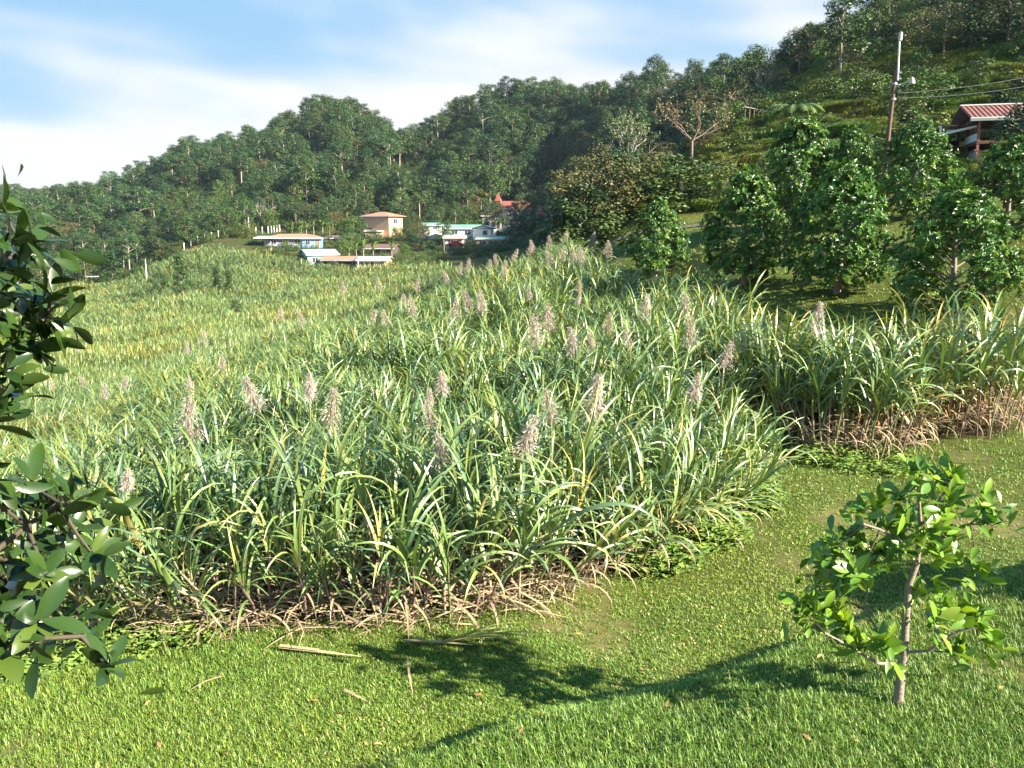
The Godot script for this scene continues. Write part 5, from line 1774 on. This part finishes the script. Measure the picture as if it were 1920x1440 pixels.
func build_single_trees() -> void:
	M.pale_bark = worn_mat(Color(0.38, 0.34, 0.27), 0.9, 0.3, 0.05, 4, 0.8)
	M.palm = leaf_mat(Color.WHITE, 0.4, 0.45)
	var whitish := worn_mat(Color(0.62, 0.58, 0.50), 0.9, 0.2, 0.05, 6, 0.8)
	var reddish := worn_mat(Color(0.30, 0.215, 0.15), 0.9, 0.3, 0.05, 7, 0.8)
	put_tree("conical_tree", "dark tiered conical tree standing in the cane before the hump", 5, -49.36, -141.65, 5.0, 8000, "", 1, 1.00)
	put_tree("conical_tree", "second dark tiered tree beside the first in the valley cane", 5, -46.58, -139.42, 4.6, 8001, "", 3, 1.00)
	put_tree("conical_tree", "yellow green tiered tree standing alone in the valley cane", 5, -54.49, -139.75, 8.0, 8002, "", 4, 1.00)
	put_tree("broadleaf_tree", "low spreading tree at the foot of the yellow green tiered tree", 1, -63.23, -152.41, 4.5, 8003, "", 0, 1.00)
	put_tree("conical_tree", "dark bushy tree at the valley field's far corner", 5, -95.82, -203.58, 9.0, 8004, "", 1, 1.30)
	put_tree("slender_tree", "small white trunked tree standing in the open cane", 0, -33.53, -102.66, 3.6, 8005, "", 0, 0.80)
	put_tree("conical_tree", "tall dark fir shaped tree behind the long low house", 5, -62.75, -231.65, 9.0, 8006, "", 1, 1.00)
	put_tree("leafy_tree", "bright green shrubby tree in front of the white fence", 4, -64.43, -229.11, 6.0, 8007, "", 4, 1.00)
	put_tree("leafy_tree", "bright green mango tree beside the peach house", 4, -40.87, -222.27, 5.5, 8008, "", 4, 1.20)
	put_tree("broadleaf_tree", "dense rounded tree screening the low house gable", 1, -51.62, -230.28, 7.0, 8009, "", 2, 1.20)
	put_tree("spreading_tree", "olive spreading tree behind the fir shaped tree", 3, -58.89, -237.82, 7.0, 8010, "", 2, 1.00)
	put_tree("leafy_tree", "bushy tree between turquoise house and rusty shack", 4, -37.98, -202.47, 4.5, 8011, "", 0, 1.40)
	put_tree("broadleaf_tree", "rounded garden tree in front of the peach house", 1, -34.31, -211.23, 4.0, 8012, "", 4, 1.50)
	put_tree("leafy_tree", "yellow green garden tree beside the peach house's corner", 4, -28.87, -215.07, 4.4, 8013, "", 4, 1.30)
	put_tree("spreading_tree", "thin leaved tree beside the small green house", 3, -23.24, -212.73, 6.0, 8014, "", 3, 1.00)
	put_tree("slender_tree", "forked pale trunked tree at the field's end", 0, -15.83, -199.37, 7.8, 8015, "", 0, 0.75)
	put_tree("broadleaf_tree", "dark rounded tree below the church roof", 1, 3.40, -217.97, 6.5, 8016, "", 1, 1.30)
	put_tree("broadleaf_tree", "tall tree on the lane beside the church", 2, 5.61, -199.92, 6.0, 8017, "", 0, 1.30)
	put_tree("leafy_tree", "tree hanging over the lane behind the bend pole", 4, 5.62, -149.89, 4.2, 8018, "", 2, 1.40)
	put_tree("broadleaf_tree", "dark tree at the bend before the bushy bank", 1, 6.64, -129.83, 4.6, 8019, "", 1, 1.20)
	put_tree("bush", "yellow green round bush on the bare bank by the cane", 6, -19.63, -178.93, 3.2, 8020, "", 4, 1.20)
	put_tree("bush", "dark shrub row below the long low house", 6, -55.33, -188.03, 2.6, 8021, "", 1, 2.00)
	put_tree("bush", "shrubs on the slope under the long low house", 6, -51.46, -191.20, 2.3, 8022, "", 0, 2.20)
	put_tree("bush", "hedge like shrub in front of the blue end room", 6, -46.85, -194.44, 2.1, 8023, "", 0, 2.00)
	put_tree("bush", "low bush between the dark car and the cane", 6, -47.40, -179.86, 2.2, 8024, "", 4, 1.80)
	put_tree("bush", "bush at the grey tin roofed house's corner", 6, -24.12, -181.40, 2.2, 8025, "", 4, 1.60)
	put_tree("bush", "shrub on the bank below the awning house", 6, -17.17, -189.22, 2.0, 8026, "", 0, 1.80)
	put_tree("bush", "shrub clump under the forked pale tree", 6, -20.39, -203.98, 2.4, 8027, "", 0, 1.60)
	put_tree("leafy_tree", "light green garden tree below the brown roofed house", 4, -40.06, -200.03, 3.4, 8028, "", 4, 1.15)
	put_tree("broadleaf_tree", "rounded dark garden tree beside the rusty shack's end", 1, -23.30, -204.68, 4.2, 8029, "", 0, 1.15)
	put_tree("tall_tree", "clumpy upright garden tree behind the small green house", 2, -21.65, -216.92, 4.6, 8030, "", 2, 1.15)
	put_tree("broadleaf_tree", "rounded dark garden tree between peach house and green roof", 1, -26.39, -220.43, 5.0, 8031, "", 0, 1.15)
	put_tree("leafy_tree", "light green garden tree before the green roofed house", 4, -15.57, -211.43, 3.6, 8032, "", 4, 1.15)
	put_tree("broadleaf_tree", "rounded dark garden tree at the columned house's foot", 1, 0.00, -208.00, 4.6, 8033, "", 0, 1.15)
	put_tree("tall_tree", "clumpy upright garden tree above the lane by the bend", 2, 4.08, -203.96, 5.0, 8034, "", 2, 1.15)
	put_tree("broadleaf_tree", "rounded dark garden tree left of the peach house's garden", 1, -40.40, -212.19, 4.2, 8035, "", 0, 1.15)
	put_tree("leafy_tree", "light green garden tree before the blue end room's corner", 4, -45.10, -194.85, 2.6, 8036, "", 4, 1.15)
	put_tree("broadleaf_tree", "rounded dark garden tree at the awning house's near corner", 1, -17.61, -204.24, 3.4, 8037, "", 0, 1.15)
	put_tree("leafy_tree", "light green garden tree on the bare bank's upper edge", 4, -24.35, -194.48, 3.0, 8038, "", 4, 1.15)
	put_tree("tall_tree", "clumpy upright garden tree against the peach house's left wall", 2, -38.86, -218.57, 4.2, 8039, "", 2, 1.15)
	put_tree("broadleaf_tree", "rounded dark garden tree above the turquoise house's roof", 1, -45.43, -209.12, 3.2, 8040, "", 0, 1.15)
	put_tree("broadleaf_tree", "overgrown tree at the bend end of the dark bank", 1, 4.50, -57.83, 5.2, 8041, "", 1, 1.15)
	put_tree("spreading_tree", "brown tinged tree crowning the dark bank by the bend", 3, 5.49, -58.74, 5.6, 8042, "", 2, 1.15)
	put_tree("spreading_tree", "brown tinged tree in the middle of the dark bank", 3, 6.68, -59.63, 5.4, 8043, "", 2, 1.15)
	put_tree("broadleaf_tree", "dense tree on the dark bank behind the lone planted tree", 1, 7.91, -60.49, 5.0, 8044, "", 1, 1.15)
	put_tree("spreading_tree", "feathery tree behind the dark bank's crown", 3, 5.91, -65.73, 5.5, 8045, "", 2, 1.15)
	put_tree("spreading_tree", "spreading tree above the dark bank", 3, 7.96, -67.53, 5.6, 8046, "", 2, 1.15)
	put_tree("spreading_tree", "olive tree at the pasture end of the dark bank", 3, 9.10, -62.34, 4.4, 8047, "", 2, 1.15)
	put_tree("bush", "bush at the very foot of the dark bank by the bend", 6, 4.07, -56.85, 3.2, 8048, "", 2, 1.60)
	put_tree("bush", "low bush hanging over the road at the dark bank", 6, 5.83, -56.70, 2.8, 8049, "", 2, 1.60)
	put_tree("bush", "bush on the cut bank above the lone planted tree", 6, 11.69, -64.96, 3.4, 8050, "", 2, 1.60)
	put_tree("bush", "small bush on the cut bank beside the overhead line", 6, 12.65, -61.72, 2.6, 8051, "", 2, 1.60)
	put_tree("bush", "bush on the cut bank before the cattle shed slope", 6, 13.89, -60.42, 2.6, 8052, "", 2, 1.60)
	put_tree("bush", "bush on the cut bank behind the plume backed tree", 6, 15.12, -60.13, 2.8, 8053, "", 2, 1.60)
	put_tree("bush", "low bush beside the lone planted tree on the road cut", 6, 9.25, -58.27, 2.6, 8054, "", 2, 1.60)
	put_tree("broadleaf_tree", "round crowned tree on the pasture beside the tall pole", 1, 31.32, -69.25, 3.6, 8055, "", 4, 1.00)
	put_tree("leafy_tree", "bright green slender tree high on the dark pasture corner", 4, 51.46, -106.19, 5.5, 8056, "", 4, 1.00)
	put_tree("spreading_tree", "brown leaved spreading tree at the skyline corner", 3, 50.67, -151.76, 8.0, 8057, "", 2, 1.00)
	put_tree("leafy_tree", "bushy green tree beside the cattle shed", 4, 25.45, -102.90, 4.6, 8058, "", 0, 1.20)
	put_tree("spreading_tree", "brown red spreading tree below the bare branched tree", 3, 21.08, -95.71, 3.6, 8059, "", 2, 1.20)
	put_tree("spreading_tree", "olive tree behind the white trunked tree", 3, 15.77, -100.77, 6.5, 8060, "", 3, 1.00)
	put_tree("broadleaf_tree", "dark tree at the white trunked tree's side", 1, 11.12, -103.40, 5.0, 8061, "", 1, 1.20)
	put_tree("broadleaf_tree", "big dark tree hanging over the hill house's right corner", 1, 31.21, -52.41, 5.0, 8062, "", 1, 0.90)
	put_tree("broadleaf_tree", "dark tree beyond the hill house roof at the frame's edge", 1, 38.60, -65.47, 5.5, 8063, "", 3, 1.00)
	put_tree("bush", "scrubby bush in front of the hill house's side wall", 6, 30.68, -53.88, 1.6, 8064, "", 1, 1.20)
	bare_tree("bare_tree", "nearly leafless spreading tree with a reddish trunk on the pasture", on(19.03, -93.07), 8.0, 1.5, reddish, Color(0.16, 0.14, 0.05), 6, 811, 0.42, Vector3(0.05, 0, 0))
	bare_tree("white_trunk_tree", "leaning white trunked tree with a thin pale green crown", on(12.16, -97.24), 8.6, 0.5, whitish, Color(0.12, 0.16, 0.06), 14, 812, 0.55, Vector3(0.12, 0, 0))
	bare_tree("bare_tree", "grey leafless tree on the pasture skyline", on(45.77, -158.53), 7.0, 1.0, whitish, Color(0.16, 0.14, 0.06), 1, 813, 0.35)
	bare_tree("bare_tree", "grey bare tree among the village firs", on(-68.46, -235.24), 8.0, 1.2, whitish, Color(0.14, 0.14, 0.06), 2, 814, 0.35)
	bare_tree("bare_tree", "small forked grey tree above the bend", on(10.66, -229.75), 6.0, 1.0, whitish, Color(0.1, 0.14, 0.05), 3, 815, 0.4)
	palm("palm_tree", "palm with drooping fronds on the pasture above the tallest planted tree", "palm", on(26.13, -80.88), 2.6, 3.0, 16, 820)
	palm("banana_plant", "banana plant with broad arching leaves on the slope left of the peach house", "banana plant", on(-56.71, -220.84), 1.4, 2.7, 8, 830, true, "banana plants on the slope left of the peach house")
	palm("banana_plant", "banana plant with broad arching leaves on the slope left of the peach house", "banana plant", on(-54.92, -221.29), 1.4, 2.8, 8, 839, true, "banana plants on the slope left of the peach house")
	palm("banana_plant", "banana plant with broad arching leaves on the slope left of the peach house", "banana plant", on(-53.20, -221.71), 1.7, 2.9, 8, 848, true, "banana plants on the slope left of the peach house")
	palm("banana_plant", "banana plant with broad arching leaves on the slope left of the peach house", "banana plant", on(-51.47, -222.11), 2.4, 2.6, 8, 857, true, "banana plants on the slope left of the peach house")
	palm("banana_plant", "banana plant with broad arching leaves on the slope left of the peach house", "banana plant", on(-49.21, -222.63), 2.4, 2.4, 8, 866, true, "banana plants on the slope left of the peach house")
	palm("banana_plant", "banana plant with broad arching leaves on the slope left of the peach house", "banana plant", on(-47.53, -222.99), 1.5, 2.7, 8, 875, true, "banana plants on the slope left of the peach house")
	palm("banana_plant", "banana plant with broad arching leaves on the slope left of the peach house", "banana plant", on(-45.65, -223.38), 1.4, 2.4, 8, 884, true, "banana plants on the slope left of the peach house")
	palm("banana_plant", "banana plant with broad arching leaves on the slope left of the peach house", "banana plant", on(-43.93, -223.73), 1.8, 2.7, 8, 893, true, "banana plants on the slope left of the peach house")
	palm("banana_plant", "banana plant with broad arching leaves between the rusty shack and the tin roofs", "banana plant", on(-36.79, -192.52), 1.6, 2.2, 8, 902, true, "banana plants between the rusty shack and the tin roofs")
	palm("banana_plant", "banana plant with broad arching leaves between the rusty shack and the tin roofs", "banana plant", on(-35.26, -192.80), 2.3, 2.5, 8, 911, true, "banana plants between the rusty shack and the tin roofs")
	palm("banana_plant", "banana plant with broad arching leaves between the rusty shack and the tin roofs", "banana plant", on(-33.63, -193.09), 2.4, 2.9, 8, 920, true, "banana plants between the rusty shack and the tin roofs")
	palm("banana_plant", "banana plant with broad arching leaves on the slope left of the peach house", "banana plant", on(-54.45, -221.40), 1.8, 2.6, 8, 929, true, "banana plants on the slope left of the peach house")
	palm("banana_plant", "banana plant with broad arching leaves between the rusty shack and the tin roofs", "banana plant", on(-31.48, -193.45), 1.9, 2.7, 8, 938, true, "banana plants between the rusty shack and the tin roofs")
	palm("banana_plant", "banana plant with broad arching leaves in the gardens round the white houses", "banana plant", on(-4.27, -227.96), 2.0, 2.6, 8, 947, true, "banana plants in the gardens round the white houses")
	palm("banana_plant", "banana plant with broad arching leaves in the gardens round the white houses", "banana plant", on(-2.13, -227.99), 2.0, 3.0, 8, 956, true, "banana plants in the gardens round the white houses")
	palm("banana_plant", "banana plant with broad arching leaves between the rusty shack and the tin roofs", "banana plant", on(-27.34, -194.08), 1.9, 2.5, 8, 965, true, "banana plants between the rusty shack and the tin roofs")
	palm("banana_plant", "banana plant with broad arching leaves in the gardens round the white houses", "banana plant", on(-7.81, -227.87), 2.1, 2.4, 8, 974, true, "banana plants in the gardens round the white houses")
	palm("banana_plant", "banana plant with broad arching leaves in the gardens round the white houses", "banana plant", on(-12.08, -227.68), 1.7, 3.0, 8, 983, true, "banana plants in the gardens round the white houses")
	var k272 := thing("dead_tree", "tall bare pale trunk standing at the cane hump", "tree", on(-75.25, -174.46))
	tubepart("shaft", [Vector3(0, -0.4, 0), Vector3(0.05, 3.0, 0), Vector3(0.1, 6.0, 0.03)], [0.2, 0.17, 0.09], 6, whitish, k272)
	tubepart("stub", [Vector3(0.07, 4.5, 0), Vector3(0.5, 4.9, 0.1)], [0.05, 0.02], 5, whitish, k272)
	var k902 := thing("dead_tree", "first thin bare trunk left of the church tower", "tree", on(-9.42, -261.83))
	tubepart("shaft", [Vector3(0, -0.4, 0), Vector3(0.05, 2.5, 0), Vector3(0.1, 5.0, 0.03)], [0.2, 0.17, 0.09], 6, whitish, k902)
	tubepart("stub", [Vector3(0.07, 3.7, 0), Vector3(0.5, 4.1, 0.1)], [0.05, 0.02], 5, whitish, k902)
	var k918 := thing("dead_tree", "second thin bare trunk left of the church tower", "tree", on(-6.83, -261.91))
	tubepart("shaft", [Vector3(0, -0.4, 0), Vector3(0.05, 2.8, 0), Vector3(0.1, 5.6, 0.03)], [0.2, 0.17, 0.09], 6, whitish, k918)
	tubepart("stub", [Vector3(0.07, 4.2, 0), Vector3(0.5, 4.6, 0.1)], [0.05, 0.02], 5, whitish, k918)
	var k953 := thing("dead_tree", "thin bare trunk directly behind the church spire", "tree", on(-1.24, -285.00))
	tubepart("shaft", [Vector3(0, -0.4, 0), Vector3(0.05, 2.3, 0), Vector3(0.1, 4.7, 0.03)], [0.2, 0.17, 0.09], 6, whitish, k953)
	tubepart("stub", [Vector3(0.07, 3.5, 0), Vector3(0.5, 3.9, 0.1)], [0.05, 0.02], 5, whitish, k953)
	var k960 := thing("dead_tree", "thin bare trunk just right of the church spire", "tree", on(0.00, -286.00))
	tubepart("shaft", [Vector3(0, -0.4, 0), Vector3(0.05, 2.4, 0), Vector3(0.1, 4.7, 0.03)], [0.2, 0.17, 0.09], 6, whitish, k960)
	tubepart("stub", [Vector3(0.07, 3.5, 0), Vector3(0.5, 3.9, 0.1)], [0.05, 0.02], 5, whitish, k960)
	var k671 := thing("service_pole", "pale service pole in front of the red roofed shed", "pole", on(-32.31, -178.09))
	tubepart("shaft", [Vector3(0, -0.4, 0), Vector3(0.05, 1.5, 0), Vector3(0.1, 3.0, 0.03)], [0.2, 0.17, 0.09], 6, whitish, k671)
	tubepart("stub", [Vector3(0.07, 2.2, 0), Vector3(0.5, 2.6, 0.1)], [0.05, 0.02], 5, whitish, k671)
	var k466 := thing("dead_tree", "pale straight trunk beside the fence line", "tree", on(-69.08, -224.62))
	tubepart("shaft", [Vector3(0, -0.4, 0), Vector3(0.05, 2.2, 0), Vector3(0.1, 4.5, 0.03)], [0.2, 0.17, 0.09], 6, whitish, k466)
	tubepart("stub", [Vector3(0.07, 3.3, 0), Vector3(0.5, 3.7, 0.1)], [0.05, 0.02], 5, whitish, k466)
	var k508 := thing("dead_tree", "white post like trunk below the carport", "tree", on(-54.45, -192.45))
	tubepart("shaft", [Vector3(0, -0.4, 0), Vector3(0.05, 1.4, 0), Vector3(0.1, 2.8, 0.03)], [0.2, 0.17, 0.09], 6, whitish, k508)
	tubepart("stub", [Vector3(0.07, 2.1, 0), Vector3(0.5, 2.5, 0.1)], [0.05, 0.02], 5, whitish, k508)
	var k565 := thing("service_pole", "pale pole at the field's edge before the dark car", "pole", on(-44.30, -178.59))
	tubepart("shaft", [Vector3(0, -0.4, 0), Vector3(0.05, 0.9, 0), Vector3(0.1, 1.9, 0.03)], [0.2, 0.17, 0.09], 6, whitish, k565)
	tubepart("stub", [Vector3(0.07, 1.4, 0), Vector3(0.5, 1.8, 0.1)], [0.05, 0.02], 5, whitish, k565)
	var k1024 := thing("dead_tree", "pale stake like trunk by the lane", "tree", on(4.79, -119.90))
	tubepart("shaft", [Vector3(0, -0.4, 0), Vector3(0.05, 1.1, 0), Vector3(0.1, 2.3, 0.03)], [0.2, 0.17, 0.09], 6, whitish, k1024)
	tubepart("stub", [Vector3(0.07, 1.7, 0), Vector3(0.5, 2.1, 0.1)], [0.05, 0.02], 5, whitish, k1024)
	var k87 := thing("dead_tree", "pale dead trunk at the far farm shed", "tree", on(-113.20, -205.94))
	tubepart("shaft", [Vector3(0, -0.4, 0), Vector3(0.05, 1.2, 0), Vector3(0.1, 2.4, 0.03)], [0.2, 0.17, 0.09], 6, whitish, k87)
	tubepart("stub", [Vector3(0.07, 1.8, 0), Vector3(0.5, 2.2, 0.1)], [0.05, 0.02], 5, whitish, k87)
	var k107 := thing("dead_tree", "second pale dead trunk at the far farm shed", "tree", on(-113.48, -211.48))
	tubepart("shaft", [Vector3(0, -0.4, 0), Vector3(0.05, 1.8, 0), Vector3(0.1, 3.6, 0.03)], [0.2, 0.17, 0.09], 6, whitish, k107)
	tubepart("stub", [Vector3(0.07, 2.7, 0), Vector3(0.5, 3.1, 0.1)], [0.05, 0.02], 5, whitish, k107)
	var k5 := thing("dead_tree", "pale dead trunk at the valley's left edge", "tree", on(-103.15, -171.35))
	tubepart("shaft", [Vector3(0, -0.4, 0), Vector3(0.05, 2.5, 0), Vector3(0.1, 5.1, 0.03)], [0.2, 0.17, 0.09], 6, whitish, k5)
	tubepart("stub", [Vector3(0.07, 3.8, 0), Vector3(0.5, 4.2, 0.1)], [0.05, 0.02], 5, whitish, k5)


# ---------------------------------------------------------------- start
func _ready() -> void:
	var cam := Camera3D.new()
	cam.name = "camera"
	add_child(cam)
	cam.position = Vector3(0, CAM_Y, 0)
	cam.rotation_degrees = Vector3(-10.4, 0, 0)
	cam.fov = 49.0
	cam.near = 0.1
	cam.far = 4000.0
	cam.current = true

	var env := Environment.new()
	env.background_mode = Environment.BG_SKY
	env.tonemap_mode = Environment.TONE_MAPPER_LINEAR
	env.tonemap_exposure = 4.1
	env.sdfgi_enabled = true
	env.ssao_enabled = true
	env.ssil_enabled = true
	env.fog_enabled = FOG > 0.0
	env.fog_density = FOG
	env.fog_light_color = Color(0.80, 0.90, 1.0)
	env.background_energy_multiplier = 0.212
	var sky := Sky.new()
	sky.sky_material = make_sky()
	env.sky = sky
	var we := WorldEnvironment.new()
	we.name = "environment"
	we.environment = env
	add_child(we)

	var sun := DirectionalLight3D.new()
	sun.name = "sun"
	add_child(sun)
	var e := deg_to_rad(SUN_ELEV)
	var bh := deg_to_rad(SUN_BEHIND)
	var to_sun := Vector3(cos(e) * cos(bh), sin(e), cos(e) * sin(bh))
	sun.look_at_from_position(Vector3.ZERO, -to_sun)
	sun.light_energy = 1.6
	sun.light_color = Color(1.0, 0.955, 0.88)
	sun.light_angular_distance = 0.55
	sun.shadow_enabled = true

	noise.seed = 4
	noise.frequency = 0.012
	noise.fractal_octaves = 3
	fine.seed = 9
	fine.frequency = 0.03
	fine.fractal_octaves = 3
	for p in FIELD:
		field_poly.append(p)
	M.cane = leaf_mat(Color.WHITE, 0.4, 0.55, 0.65)
	M.straw = leaf_mat(Color.WHITE, 0.8, 0.25)
	M.stalk = leaf_mat(Color.WHITE, 0.5, 0.0)
	M.plume = leaf_mat(Color.WHITE, 0.6, 0.7)
	M.grass = leaf_mat(Color.WHITE, 0.5, 0.5)
	M.leaf = leaf_mat(Color.WHITE, 0.36, 0.5)
	M.leafc = leaf_mat(Color.WHITE, 0.4, 0.45, 0.5)
	M.foliage = leaf_mat(Color.WHITE, 0.55, 0.4)
	M.treebark = leaf_mat(Color.WHITE, 0.9, 0.0, 0.2)
	M.bark = worn_mat(Color(0.40, 0.335, 0.25), 0.9, 0.5, 0.05, 21, 3.0)
	M.cable = flat_mat(Color(0.02, 0.02, 0.02), 0.6)
	M.twig = flat_mat(Color(0.065, 0.05, 0.032), 0.85)
	tree_tint = [leaf_mat(Color(1, 1, 1), 0.55, 0.4), leaf_mat(Color(0.68, 0.74, 0.75), 0.55, 0.4), leaf_mat(Color(1.0, 0.92, 0.85), 0.55, 0.4), leaf_mat(Color(0.8, 0.78, 0.66), 0.55, 0.4), leaf_mat(Color(1.0, 1.0, 0.8), 0.55, 0.4)]
	var t0 := Time.get_ticks_msec()
	build_grid()
	build_ground()
	print("ground ", Time.get_ticks_msec() - t0)
	build_blades()
	build_tree_kinds()
	print("kinds ", Time.get_ticks_msec() - t0)
	build_road()
	build_cane()
	print("cane ", Time.get_ticks_msec() - t0)
	build_forest()
	build_pasture()
	print("forest ", Time.get_ticks_msec() - t0)
	build_village()
	build_hill_house()
	build_poles()
	build_planted_trees()
	build_single_trees()
	build_saplings()
	build_plumes()
	build_litter()
	build_vine()
	build_lawn()
	print("all ", Time.get_ticks_msec() - t0)
